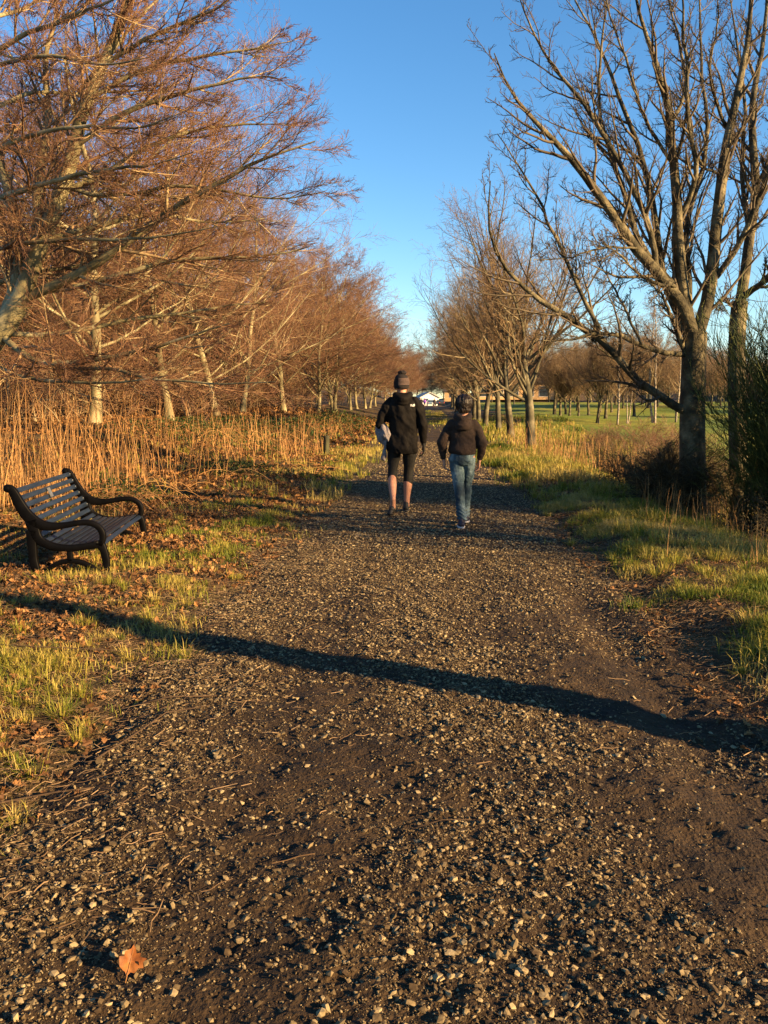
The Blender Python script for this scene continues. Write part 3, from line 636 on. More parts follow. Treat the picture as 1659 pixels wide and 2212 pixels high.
# ---- big bare tree on the right
bx, by = 3.86, 12.5; bz = float(terr(bx, by))-.08
Y = 12.5
tr_ = [(bx, by, bz)] + zl([(1080, 1800), (1083, 1600), (1090, 1480), (1092, 1380)], Y, Y, f2)
RM = [
 ([(1075, 1720), (980, 1660), (900, 1610), (830, 1530), (760, 1440), (700, 1370), (560, 1320), (420, 1220), (310, 1110), (250, 1030), (225, 950), (235, 850), (265, 750)], Y, 10.9, .085, .008),
 ([(700, 1370), (640, 1270), (600, 1150), (560, 1040), (500, 930), (440, 800), (380, 690), (330, 600), (298, 565)], 11.8, 12.2, .042, .007),
 ([(1070, 1470), (960, 1465), (870, 1430), (800, 1400), (740, 1370), (660, 1360), (600, 1400), (450, 1390)], Y, 11.4, .055, .007),
 ([(870, 1430), (820, 1330), (780, 1230), (720, 1130), (690, 1060)], 12.2, 12.8, .028, .006),
 ([(1090, 1400), (1020, 1200), (930, 1130), (850, 1030), (790, 970), (740, 870), (705, 790), (640, 700), (560, 600), (480, 540), (400, 470), (340, 380), (300, 290), (275, 180)], Y, 11.0, .12, .008),
 ([(850, 1030), (750, 1015), (600, 1045), (430, 1055)], 12.0, 11.2, .022, .007),
 ([(1010, 1190), (930, 1190), (860, 1140), (790, 1070), (720, 1010)], 12.3, 11.6, .035, .007),
 ([(930, 1130), (920, 1000), (870, 850), (800, 700), (720, 560), (640, 420), (560, 350), (490, 270), (430, 200), (390, 90), (345, -20)], 12.3, 12.0, .06, .009),
 ([(1000, 1180), (880, 1060), (830, 980), (810, 850), (770, 720), (710, 650), (700, 560), (665, 420), (660, 300), (690, 180), (690, -20)], 12.4, 12.7, .06, .012),
 ([(1060, 1400), (1040, 1320), (960, 1220), (935, 1100), (940, 960), (905, 780), (860, 650), (800, 520), (740, 400), (700, 230), (640, 100), (560, -40)], Y, 13.4, .075, .012),
 ([(1090, 1400), (1040, 1220), (1020, 1080), (1035, 900), (1015, 700), (1000, 500), (975, 370), (930, 250), (880, 120), (850, -40)], Y, 12.2, .12, .02),
 ([(1035, 890), (1090, 800), (1120, 680), (1085, 560), (1070, 430), (1085, 250), (1060, 120), (1060, -40)], 12.4, 11.6, .05, .015),
 ([(1000, 500), (1050, 430), (1060, 350), (1020, 200), (1000, 80), (960, -40)], 12.3, 13, .035, .012),
 ([(1090, 1430), (1140, 1330), (1160, 1230), (1165, 1100), (1190, 950), (1210, 780), (1215, 680), (1250, 520), (1290, 350), (1330, 200), (1350, -40)], Y, 12.9, .135, .035),
 ([(1180, 1150), (1250, 1080), (1300, 950), (1370, 800), (1420, 600), (1450, 300)], 12.6, 12.0, .06, .02),
 ([(1195, 730), (1160, 700), (1110, 680), (1060, 560), (1000, 420)], 12.8, 11.9, .028, .008),
 ([(1070, 1350), (1080, 1180), (1060, 1050), (1040, 900), (1150, 700), (1160, 500), (1110, 300), (1140, 100), (1120, -40)], Y, 13.6, .06, .015),
 ([(1240, 560), (1180, 420), (1150, 280), (1190, 120), (1180, -30)], 12.9, 12.4, .035, .01),
 ([(1010, 700), (940, 600), (870, 500), (830, 380), (780, 240), (720, 80), (700, -40)], 12.3, 11.7, .035, .01),
 ([(1060, 1480), (1000, 1350), (970, 1250), (900, 1180)], Y, 12.0, .05, .01),
 ([(830, 1530), (740, 1490), (680, 1440), (600, 1370)], 12.3, 11.8, .022, .006),
]
limb_tree((bx, by, bz), tr_, [(zl(p, a, b, f2), r0, r1) for (p, a, b, r0, r1) in RM], None, 'bare_tree',
          'large bare tree with many thick upswept limbs, broom bush at its foot', M['limb_bark'], M['limb_twig'],
          (18, .08, (22, 52), (.14, .36), 1.9, .10), (9, (28, 60), (.2, .46), .13), (5, (28, 60), (.35, .65), .14), tw=1.0, seed=17, trop2=.07, tr=(.19, .165), rs=.76)
# second bare tree behind the broom, at the right edge
bx2, by2 = 4.95, 13.6; bz2 = float(terr(bx2, by2))-.08
tr_ = [(bx2, by2, bz2)] + zl([(1262, 1500), (1265, 1350), (1278, 1250)], 13.6, 13.6, f2)
RM2 = [
 ([(1270, 1300), (1285, 1180), (1320, 1000), (1345, 850), (1355, 740), (1320, 600), (1330, 400), (1370, 200), (1390, -40)], 13.6, 13.9, .13, .03),
 ([(1280, 1240), (1350, 1200), (1400, 1150), (1460, 1050), (1520, 900)], 13.6, 12.9, .08, .02),
 ([(1320, 1000), (1290, 850), (1270, 650), (1290, 450), (1250, 200), (1230, -40)], 13.7, 14.4, .06, .015),
 ([(1350, 760), (1420, 650), (1450, 450)], 13.7, 13.0, .06, .02),
 ([(1270, 1320), (1220, 1250), (1200, 1200), (1140, 1290)], 13.6, 13.2, .03, .01),
]
limb_tree((bx2, by2, bz2), tr_, [(zl(p, a, b, f2), r0, r1) for (p, a, b, r0, r1) in RM2], None, 'bare_tree',
          'bare tree rising behind the dark broom bush at the right edge', M['limb_bark'], M['limb_twig'],
          (18, .08, (22, 52), (.14, .36), 1.9, .10), (9, (28, 60), (.2, .46), .13), (5, (28, 60), (.35, .65), .14), tw=1.0, seed=18, trop2=.07, tr=(.15, .12), rs=.66)

def scrub_mesh(seed):
    global rng
    keep = rng; rng = np.random.default_rng(seed); n = 26; A = Acc(); T = Acc()
    a = rng.uniform(0, 2*PI, n); tl = rng.uniform(.1, 1.2, n); o = np.zeros((n, 3)); o[:, :2] = rng.normal(0, .5, (n, 2))
    P1, R1 = grow(o, np.stack([np.cos(a)*tl, np.sin(a)*tl, np.ones(n)], 1), rng.uniform(1.0, 1.9, n), full(n, .014), full(n, .006), 7, .13, .02); q = tubes(P1, R1, 4); T.add(q[0], q[1], None, q[2])
    o, d, l, rr = kids(P1, R1, full(n, 1.3), 8, .1, .98, (20, 60), (.4, .7), .7, .007, taper=.4)
    P2, R2 = grow(o, d, l, np.maximum(rr, .006), full(len(rr), .004), 5, .14, 0); q = tubes(P2, R2, 3); A.add(q[0], q[1], None, q[2])
    o, d, l, rr = kids(P2, R2, l, 7, .1, 1, (20, 60), (.4, .8), .8, .005, taper=.4)
    P3, R3 = grow(o, d, l, np.maximum(rr, .0045), full(len(rr), .003), 4, .14, 0); q = tubes(P3, R3, 3); A.add(q[0], q[1], None, q[2])
    rng = keep
    return T.mesh('stem'), A.mesh('foliage')
# ---- left row along the path
row = [(-8.2, 20.6, 'bare beech with dark forked trunk standing directly behind the tall stalks', 0, 1.0),
       (-8.0, 26.0, 'bare beech with ivy speckled trunk, second behind the tall stalks', 1, .95),
       (-7.9, 31.5, 'bare beech with slim orange lit trunk left of the bramble patch', 2, .95),
       (-7.9, 36.0, 'bare beech with pale leaning trunk behind the bramble patch', 1, .98),
       (-7.7, 45.0, 'bare beech with straight orange lit trunk above the short wooden post', 0, 1.0)]
for i, (x, y, lb, v, sc) in enumerate(row):
    plant_tree(BE[v], M['beech_bark'], M['beech_twig'], 'beech_tree', lb, x, y, i*1.9, sc, 'beeches in a row along the left bank')
r2 = random.Random(5)
k = 0
for y in [52, 58, 64, 71, 78, 86, 95, 105, 116, 128, 142, 158, 176]:
    plant_tree(BF[k % 2], M['beech_bark'], M['beech_twig'], 'beech_tree', 'bare reddish beech in the dense row receding along the left of the far path', -6.9+r2.uniform(-.5, .5)+.012*(y-50), y, r2.uniform(0, 6), r2.uniform(.9, 1.05), 'beeches in a row receding to the left of the path'); k += 1
for X0, Ys in ((-13.5, (17, 23.5, 30, 37, 44, 52, 61, 72, 85, 100)), (-19.5, (22, 29, 36, 44, 53, 63, 76, 92)), (-26, (28, 36, 45, 55, 68, 84, 104)), (-34, (38, 48, 60, 75, 95)), (-45, (50, 65, 85, 110)), (-58, (60, 80, 105, 130)), (-75, (85, 110, 140)), (-16.5, (26, 34, 41, 50, 62)), (-10.8, (42, 50, 59, 68, 80, 94, 112, 132))):
    for y in Ys:
        plant_tree(BF[k % 2] if y > 30 else BE[k % 3], M['beech_bark'], M['beech_twig'], 'beech_tree', 'bare brown tree deep in the wood behind the left row of beeches', X0+r2.uniform(-1.2, 1.2), y+r2.uniform(-1.5, 1.5), r2.uniform(0, 6), r2.uniform(.8, 1.05), 'bare trees deep in the left wood'); k += 1
# ---- right row along the path
rrow = [(2.95, 24.9, 'bare tree with stout straight trunk, nearest of the row right of the boy', 0, 1.0),
        (3.0, 31.5, 'bare tree with dark silvery trunk, second in the row right of the boy', 1, .98),
        (2.95, 36.5, 'bare tree with thin grey trunk, third in the row right of the boy', 2, 1.0),
        (2.8, 43, 'bare tree with sunlit forking trunk in the row right of the boy', 1, 1.0),
        (2.9, 50, 'bare tree with sunlit pale trunk just beyond the forking one', 0, .97)]
for i, (x, y, lb, v, sc) in enumerate(rrow):
    plant_tree(VA[v], M['pale_bark'], M['row_twig'], 'avenue_tree', lb, x, y, 1+i*1.7, sc*.9, 'bare trees in a row along the right of the path')
for y in [56, 62, 69, 77, 86, 96, 107, 119, 132]:
    plant_tree(VF[k % 2], M['pale_bark'], M['row_twig'], 'avenue_tree', 'bare tree in the row receding along the right of the far path', 3.0+r2.uniform(-.3, .3)+.006*(y-50), y, r2.uniform(0, 6), r2.uniform(.88, 1.02), 'bare trees receding to the right of the path'); k += 1
# ---- golf course clumps
gt = [(9.4, 62, 'V', 'bare tree with pale slanting stems on the golf course lawn', .55), (9.9, 61, 'V', 'dark stout bare tree on the lawn between two paler ones', .5), (10.7, 62, 'V', 'small round headed bare tree on the lawn', .5),
      (10.6, 54.5, 'V', 'slim bare tree at the left of the birch clump on the lawn', .68), (11.6, 57, 'V', 'dark bare tree beside the birch clump on the lawn', .66),
      (11.5, 53, 'B', 'white stemmed birch clump standing on the lawn', .72), (12.2, 53.5, 'B', 'short birch just right of the white stemmed clump', .5), (13.9, 53.5, 'B', 'tallest white trunked birch rising above the distant trees', .95), (15.3, 54, 'B', 'birch half hidden behind the big right tree', .7)]
for i in range(12):
    y = 62+r2.uniform(0, 22); x = y*(.145+.013*i)
    plant_tree(VF[i % 2], M['pale_bark'], M['row_twig'], 'lawn_tree', 'bare tree standing mid way across the golf course lawn', x, y, r2.uniform(0, 6), r2.uniform(.55, .8), 'bare trees mid way across the lawn')
for i in range(9):
    x = 19+r2.uniform(0, 22); y = 36+i*5.2
    plant_tree(VF[i % 2], M['pale_bark'], M['row_twig'], 'lawn_tree', 'bare tree on the right of the lawn beyond the broom bush', x, y, r2.uniform(0, 6), r2.uniform(.7, .95), 'bare trees on the right of the lawn')
for i, (x, y, kd, lb, sc) in enumerate(gt):
    ms = VF[i % 2] if kd == 'V' else BI[i % 2]
    plant_tree(ms, M['pale_bark'] if kd == 'V' else M['birch_bark'], M['row_twig'], 'lawn_tree' if kd == 'V' else 'birch_tree', lb, x, y, i*2.1, sc, 'bare trees on the golf course lawn')
for i in range(46):
    x = 12+i*2.6+r2.uniform(-1.5, 1.5); y = 118+r2.uniform(-8, 14)
    plant_tree((BF+VF)[i % 4], M['pale_bark'], M['row_twig'], 'distant_tree', 'bare brown tree in the belt closing the far side of the golf course', x, y, r2.uniform(0, 6), r2.uniform(.8, 1.05), 'bare trees beyond the golf course', -.3)
for i in range(22):
    x = 8+i*2.6+r2.uniform(-1.5, 1.5); y = 88+r2.uniform(-6, 8)
    if x < 13: y += 20
    plant_tree(VF[i % 2], M['pale_bark'], M['row_twig'], 'distant_tree', 'small bare tree scattered across the far lawn of the golf course', x, y, r2.uniform(0, 6), r2.uniform(.45, .8), 'small bare trees on the far lawn')
for i in range(26):
    x = -150+i*4.9+r2.uniform(-1, 1); y = 135+r2.uniform(-12, 30)
    plant_tree(BF[i % 2], M['beech_bark'], M['beech_twig'], 'distant_tree', 'bare brown tree at the back of the left wood', x, y, r2.uniform(0, 6), r2.uniform(1.0, 1.35), 'bare trees at the back of the left wood')
us = [scrub_mesh(81), scrub_mesh(82)]
for i in range(60):
    y = r2.uniform(26, 130); x = -8.5-r2.uniform(0, .55*y)
    if i < 22: y = r2.uniform(16, 60); x = -9.5-r2.uniform(0, 6)
    t = thing('shrub', 'bare brown undergrowth shrub between the trunks of the left wood', 'shrub', (x, y, float(terr(x, y))-.05), r2.uniform(0, 6), 'undergrowth shrubs in the left wood')
    sc = r2.uniform(1.0, 1.7); t.scale = (sc*1.3, sc*1.3, sc); obj('stem', us[i % 2][0], M['row_twig'], t); obj('foliage', us[i % 2][1], M['beech_twig'], t)
for i in range(9):
    x = 5.3+r2.uniform(0, 4.2); y = 21+i*1.9
    t = thing('shrub', 'low bare shrub along the ditch at the near edge of the lawn', 'shrub', (x, y, float(terr(x, y))-.05), r2.uniform(0, 6), 'low shrubs along the near edge of the lawn')
    sc = r2.uniform(.45, .8); t.scale = (sc*1.3, sc*1.3, sc); obj('stem', us[i % 2][0], M['row_twig'], t); obj('foliage', us[i % 2][1], M['beech_twig'], t)
# trees closing the view at the end of the path
for i in range(24):
    x = -34+i*2.9+r2.uniform(-1.5, 1.5); y = 250+r2.uniform(-6, 25)
    plant_tree(BF[i % 2], M['pale_bark'], M['row_twig'], 'distant_tree', 'tall bare tree closing the view behind the white building', x, y, r2.uniform(0, 6), r2.uniform(1.3, 1.8), 'tall bare trees behind the far white building')
# trees beside and behind the viewer whose shadows cross the path
for (x, y, sc, v) in ((4.6, 2.08, 1.0, 3), (10.5, 5.2, .8, 2)):
    plant_tree(VA[v], M['pale_bark'], M['row_twig'], 'avenue_tree', 'bare tree beside the path just outside the right of the picture', x, y, x, sc, 'bare trees outside the right edge')

# ------------------------------------------------------------------ broom and scrub
def bush(name, label, cat, loc, n0, H, W, m, style, seed, r=.003):
    global rng
    keep = rng; rng = np.random.default_rng(seed)
    A = Acc(); T = Acc()
    o = np.zeros((n0, 3)); o[:, :2] = rng.normal(0, W*.10, (n0, 2))
    a = rng.uniform(0, 2*PI, n0); tl = rng.uniform(.1, 1.0, n0)*W/H
    d = np.stack([np.cos(a)*tl, np.sin(a)*tl, np.ones(n0)], 1)
    tp = .10 if style == 'broom' else -.03
    P1, R1 = grow(o, d, rng.uniform(.6, 1, n0)*H*.8, full(n0, r*4.5), full(n0, r*1.5), 8, .12, tp); q = tubes(P1, R1, 5); T.add(q[0], q[1], None, q[2])
    L = full(n0, H*.7)
    o, d, l, rr = kids(P1, R1, L, 9, .15, .98, (20, 55), (.4, .75), .6, r*2.4, taper=.4)
    P2, R2 = grow(o, d, l, rr, full(len(rr), r), 6, .12, tp*1.5); q = tubes(P2, R2, 4); A.add(q[0], q[1], None, q[2])
    o, d, l, rr = kids(P2, R2, l, 8, .1, 1, (15, 50), (.35, .7), .6, r*1.4, taper=.4)
    P3, R3 = grow(o, d, l, np.maximum(rr, r), full(len(rr), r*.7), 5, .10, tp*2); q = tubes(P3, R3, 3); A.add(q[0], q[1], None, q[2])
    o, d, l, rr = kids(P3, R3, l, 5 if style == 'broom' else 3, .1, 1, (12, 45), (.4, .8), .6, r, taper=.4)
    P4, R4 = grow(o, d, l, np.maximum(rr, r*.8), full(len(rr), r*.5), 3, .10, tp*2); q = tubes(P4, R4, 3); A.add(q[0], q[1], None, q[2])
    rng = keep
    t = thing(name, label, cat, loc)
    obj('stem', T.mesh('stem'), M['scrub'], t); obj('foliage', A.mesh('foliage'), m, t)
    return t
def gb(x, y): return (x, y, float(terr(x, y))-.03)
bush('broom_bush', 'tall dark green broom bush filling the right edge in front of the second tree', 'bush', gb(5.15, 10.7), 85, 3.9, 2.0, M['broom'], 'broom', 61, .0042)
bush('broom_bush', 'lower dark green broom growing at the foot of the big right tree', 'bush', gb(4.5, 11.1), 14, 2.0, 1.3, M['broom'], 'broom', 62, .004)
bush('scrub_bush', 'tangled brown leafless scrub sprawling left of the big right tree', 'bush', gb(3.85, 13.6), 44, 1.35, 2.0, M['scrub'], 'scrub', 63, .004)
bush('scrub_bush', 'tangled leafless scrub with arching twigs below the broom at the right edge', 'bush', gb(4.4, 10.4), 34, 1.3, 2.4, M['scrub'], 'scrub', 64, .0038)
bush('scrub_bush', 'sparse knee high twiggy scrub on the bank just left of the big right trunk', 'bush', gb(3.3, 12.0), 26, 1.05, 1.8, M['scrub'], 'scrub', 69, .0036)
bush('scrub_bush', 'low olive scrub in the ditch beyond the big right tree', 'bush', gb(4.9, 16.5), 34, 1.2, 1.7, M['scrub'], 'scrub', 65, .005)
bush('broom_bush', 'sparse young broom with upright shoots in front of the lawn', 'bush', gb(4.4, 14.8), 12, 1.5, .9, M['broom'], 'broom', 66, .004)
bush('scrub_bush', 'russet scrub beside the trunk of the nearest right row tree', 'bush', gb(4.6, 21.5), 30, 1.0, 1.4, M['scrub'], 'scrub', 67, .006)
bush('scrub_bush', 'dark scrub behind the ditch at the far right', 'bush', gb(7.9, 17.5), 34, 1.6, 2.0, M['scrub'], 'scrub', 68, .006)

def bramble(label, x0, y0, rx, ry, n, sz, h):
    x = rng.normal(x0, rx, n); y = rng.normal(y0, ry, n)
    V, Q, T, R = leaves(x, y, rng.uniform(sz*.6, sz*1.3, n), rng.random(n)); V = V.reshape(n, -1, 3)
    V[..., 2] += (rng.random(n)**.8*h*np.exp(-((x-x0)/rx)**2*.3))[:, None]
    z0 = float(terr(x0, y0)); V = V.reshape(-1, 3)-np.array([x0, y0, z0])
    t = thing('bramble_bush', label, 'bush', (x0, y0, z0))
    obj('foliage', Acc().add(V, Q, T, R).mesh('foliage', False), M['bramble'], t)
    m = 50; xs_ = rng.normal(0, rx, m); ys_ = rng.normal(0, ry, m); a = rng.uniform(0, 2*PI, m); l = rng.uniform(.5, 1.2, m); tt = np.linspace(0, 1, 8)[None]
    P = np.stack([xs_[:, None]+np.cos(a)[:, None]*l[:, None]*tt, ys_[:, None]+np.sin(a)[:, None]*l[:, None]*tt, h*.9*np.sin(tt*PI)*rng.uniform(.4, 1, (m, 1))], -1)
    q = tubes(P, full(m, .004)[:, None]*np.ones((1, 8)), 3); A = Acc().add(q[0], q[1], None, q[2]); obj('stem', A.mesh('stem'), M['stalk'], t)
bramble('green bramble patch in front of the pale leaning beech trunk', -5.6, 21.5, .9, 1.6, 1300, .08, .5)
bramble('green bramble patch further back by the left row of beeches', -5.2, 28, 1.1, 2.0, 1300, .10, .5)
bramble('bramble sprig at the foot of the dead stalks right of the bench', -3.9, 10.4, .35, .35, 240, .06, .35)
bramble('bramble sprawling among grass left of the wooden post', -3.4, 15.2, .5, .7, 420, .07, .25)
bramble('thin bramble bank beside the adult in the black jacket', -4.4, 40, .8, 6, 1100, .14, .6)

# ------------------------------------------------------------------ bench
def ribbon(acc, pts, wid, thick, yc, K=28):
    """a flat bar following pts (u,z) with half widths wid in the u-z plane and half thickness in y"""
    p = np.array(pts, float); d = np.concatenate([[0], np.cumsum(np.linalg.norm(np.diff(p, axis=0), axis=1))]); t = np.linspace(0, d[-1], K)
    P = np.stack([np.interp(t, d, p[:, 0]), np.interp(t, d, p[:, 1])], 1)
    for _ in range(4): P[1:-1] = .25*P[:-2]+.5*P[1:-1]+.25*P[2:]
    W = np.interp(t/d[-1], np.linspace(0, 1, len(wid)), wid)
    T = np.gradient(P, axis=0); T /= np.linalg.norm(T, axis=1)[:, None]; N = np.stack([-T[:, 1], T[:, 0]], 1)
    ring = []
    for (a, b) in ((-1, -.8), (-1, .8), (-.8, 1), (.8, 1), (1, .8), (1, -.8), (.8, -1), (-.8, -1)):
        q = P+N*(W*b)[:, None]; ring.append(np.stack([q[:, 0], np.full(K, yc+a*thick), q[:, 1]], 1))
    V = np.stack(ring, 1); S = 8; idx = np.arange(K*S).reshape(K, S); j = np.roll(idx, -1, 1)
    Q = np.stack([idx[:-1], j[:-1], j[1:], idx[1:]], -1).reshape(-1, 4)
    c0 = P[0]; c1 = P[-1]; V = np.vstack([V.reshape(-1, 3), [[c0[0], yc, c0[1]], [c1[0], yc, c1[1]]]]); n = len(V)
    Tt = [(n-2, (i+1) % S, i) for i in range(S)]+[(n-1, (K-1)*S+i, (K-1)*S+(i+1) % S) for i in range(S)]
    acc.add(V, Q, Tt)
nf = np.array((-2.80, 6.78)); nb = np.array((-3.165, 6.54)); ff = np.array((-3.05, 8.42))
ax = (ff-nf); BL = float(np.linalg.norm(ax)); rot = math.atan2(-ax[0], ax[1])       # local +y runs along the bench, +x forward
bz = .03
bench = thing('park_bench', 'black iron park bench with curled arms and dark blue slats beside the path', 'bench', (nb[0]*.975+.0, nb[1]*.99, bz-.04), rot)
for yc in (0.0, BL):
    a = Acc()
    ribbon(a, [(-.215, .755), (-.195, .775), (-.165, .76), (-.145, .70), (-.10, .60), (-.05, .52), (.03, .46), (.12, .445), (.22, .455), (.33, .475), (.41, .48), (.475, .455), (.515, .40), (.515, .335), (.49, .29)], (.022, .034, .042, .045, .036, .025, .022, .022, .024, .022), .022, yc, 44)
    ribbon(a, [(-.03, .50), (-.01, .42), (.0, .36), (.05, .315), (.14, .28), (.26, .27), (.38, .285), (.48, .30)], (.05, .04, .032, .028, .026, .026, .03), .022, yc)
    ribbon(a, [(-.03, .42), (-.035, .30), (-.03, .18), (-.01, .06), (.0, -.03)], (.045, .034, .03, .034, .03), .022, yc)
    ribbon(a, [(.48, .32), (.515, .25), (.53, .16), (.52, .07), (.505, -.03)], (.035, .028, .028, .036, .032), .022, yc)
    ribbon(a, [(.02, .02), (.07, .10), (.15, .155), (.25, .175), (.35, .155), (.44, .10), (.49, .02)], (.022, .02, .02, .02, .02, .022), .016, yc)
    ribbon(a, [(.25, .17), (.25, .26)], (.022, .022), .016, yc, 6)
    a.ball((-.195, yc, .752), (.036, .026, .034), 8)
    obj('bench_end', a.mesh('bench_end'), M['iron'], bench)
back = [(-.155, .725), (-.132, .665), (-.107, .605), (-.076, .548), (-.040, .49), (-.006, .432), (.016, .375)]
seat = [(.060, .325), (.115, .305), (.170, .294), (.225, .290), (.280, .290), (.335, .294), (.390, .302), (.445, .312), (.500, .300)]
cur = back+seat
for i, (u, z) in enumerate(cur):
    u0, z0 = cur[max(i-1, 0)]; u1, z1 = cur[min(i+1, len(cur)-1)]; an = math.atan2(z1-z0, u1-u0)
    if i == len(cur)-1: an = -.55
    Rm = ((math.cos(an), 0, -math.sin(an)), (0, 1, 0), (math.sin(an), 0, math.cos(an)))
    a = Acc(); a.box((u, BL/2, z), (.0205 if i < len(back) else .019, BL/2-.02, .009), Rm); me = a.mesh('slat', False)
    s_ = obj('slat', me, M['slat'], bench); bv = s_.modifiers.new('b', 'BEVEL'); bv.width = .004; bv.segments = 2
an = math.atan2(-.06, .025)
a = Acc(); a.box((-.098, BL*.47, .640), (.042, .034, .004), ((math.cos(an), 0, -math.sin(an)), (0, 1, 0), (math.sin(an), 0, math.cos(an))))
obj('plaque', a.mesh('plaque', False), M['plaque'], bench)
for (u, z) in back[:-1]:
    for yc in (.05, BL-.05):
        obj('bolt', Acc().ball((u+.012, yc, z+.004), .007, 5).mesh('bolt'), M['plaque'], bench)

# ------------------------------------------------------------------ wooden post
px, py = -2.62, 21.7; a = Acc()
a.tube([(0, 0, -.1), (0, 0, .2), (.005, 0, .44), (.005, 0, .50), (.005, 0, .515)], [.082, .080, .078, .076, .06], 14)
p = obj('wooden_post', a.mesh('wooden_post'), M['post'], None, (px, py, float(terr(px, py))))
tag(p, 'short round weathered wooden post at the edge of the left verge', 'post')

# ------------------------------------------------------------------ fallen leaf and sticks on the ground
def maple_leaf():
    out = [(0, -.5), (.10, -.36), (.22, -.38), (.30, -.22), (.46, -.20), (.40, -.02), (.50, .10), (.28, .14), (.26, .26), (.14, .24), (.08, .42), (.0, .52), (-.08, .36), (-.18, .30), (-.30, .22), (-.28, .08), (-.46, .04), (-.42, -.12), (-.36, -.26), (-.20, -.34), (-.10, -.38)]
    V = [(0, -.05, 0)]; n = len(out)
    hole = [(.16+.05*math.cos(t), -.10+.06*math.sin(t)) for t in np.linspace(0, 2*PI, 7)[:-1]]
    o = np.array(out); V = []; T = []; Q = []
    for s_ in (1.0, .66, .33): V += [(x*s_, y*s_) for x, y in out]
    V = np.array(V+[(0, 0)]); c = 3*n
    for r_ in range(2):
        for i in range(n):
            j = (i+1) % n
            if r_ == 1 and i in (4,): continue        # the worm hole
            Q.append((r_*n+i, r_*n+j, (r_+1)*n+j, (r_+1)*n+i))
    for i in range(n): T.append((2*n+i, 2*n+(i+1) % n, c))
    z = .55*np.abs(V[:, 0])-.35*V[:, 1]**2+.03*np.sin(V[:, 0]*17+V[:, 1]*11)
    return np.column_stack([V, z]), Q, T
V, Q, T = maple_leaf()
lf = thing('fallen_leaf', 'single large orange fallen leaf with a worm hole lying alone on the gravel', 'leaf', (-.725, 1.90, float(ground_top(np.array(-.725), np.array(1.90)))+.032))
lf.rotation_euler = (math.radians(50), math.radians(22), math.radians(20))
mleaf = mat('orange_leaf', [(.09, .028, .007), (.22, .075, .016), (.32, .13, .035)], 30, .6, .4, 90, transl=.25, bdist=.003)
blade = obj('leaf_blade', Acc().add(V*.07, Q, T).mesh('leaf_blade'), mleaf, lf)
a = Acc(); a.tube([(0, -.050, .002), (0, -.02, .001), (0, .0, .001), (0, .042, .004)], [.0016, .0012, .001, .0005], 5)
obj('leaf_stem', a.mesh('leaf_stem'), M['stalk'], lf)
def stick(label, pts, r):
    P = [(x, y, float(ground_top(np.array(x), np.array(y)))+z) for (x, y, z) in pts]; b = np.array(P[0]); a = Acc()
    Pm = np.array(P)-b
    a.tube(Pm, np.linspace(r, r*.4, len(P)), 6)
    tag(obj('dry_stick', a.mesh('dry_stick'), M['debris'], None, tuple(b)), label, 'stick', 'dry sticks on the ground')
stick('thick pale dry stick lying among leaves at the left edge', [(-1.75, 2.62, .02), (-1.5, 2.72, .03), (-1.32, 2.83, .025), (-1.2, 2.86, .015)], .006)
stick('long bent brown stick lying in grass below the bench', [(-2.5, 4.3, .05), (-2.1, 4.28, .06), (-1.75, 4.42, .05), (-1.5, 4.5, .02)], .0045)
stick('small dark forked stick on the mud left of the path', [(-1.32, 3.1, .01), (-1.22, 3.3, .03), (-1.15, 3.55, .02), (-1.0, 3.72, .01)], .005)
stick('thin curved twig lying on the gravel in the middle of the path', [(-.05, 2.6, .01), (.05, 2.66, .02), (.15, 2.68, .012)], .0022)
stick('flat brown strip of bark lying beside the path near the leaf tussocks', [(-1.35, 3.72, .012), (-1.2, 3.78, .016), (-1.0, 3.86, .014)], .006)

# ------------------------------------------------------------------ people
def limb(acc, pts, rad, S=14):
    P, R, L = resample(pts, rad, 18); acc.tube(P, R, S)
    acc.ball(pts[0], rad[0], 7); acc.ball(pts[-1], rad[-1], 7)
def hand(acc, wrist, d, side, s=1.0, curl=.5, inward=(0, 1, 0)):
    """palm and five bent fingers hanging along d; thumb towards inward"""
    w0 = Vector(wrist); d = Vector(d).normalized(); th = Vector(inward); th = (th-d*th.dot(d)).normalized()
    pn = Vector((-side, 0, 0)); pn = (pn-d*pn.dot(d)-th*pn.dot(th)).normalized()     # palm faces the body
    for k in range(4):
        off = (k-1.5)*.0195*s; L = (.066, .074, .070, .056)[3-k]*s
        a = w0+d*.01*s+th*off*.7; b = w0+d*.088*s+th*off
        acc.tube([a, (a+b)/2, b], [.014*s, .0145*s, .012*s], 8)
        p1 = b+d*L*.45+pn*L*.14*curl*2; p2 = p1+d*L*.32+pn*L*.32*curl*2; p3 = p2+d*L*.10+pn*L*.30*curl*2
        acc.tube([b, p1, p2, p3], [.0098*s, .0092*s, .0084*s, .0066*s], 8); acc.ball(p3, .0066*s, 5); acc.ball(b, .0105*s, 5)
    a = w0+d*.022*s+th*.026*s; b = a+d*.034*s+th*.026*s+pn*.008*s; c = b+d*.032*s+th*.006*s+pn*.012*s
    acc.tube([a, b, c], [.014*s, .0115*s, .0085*s], 8); acc.ball(c, .0085*s, 5)
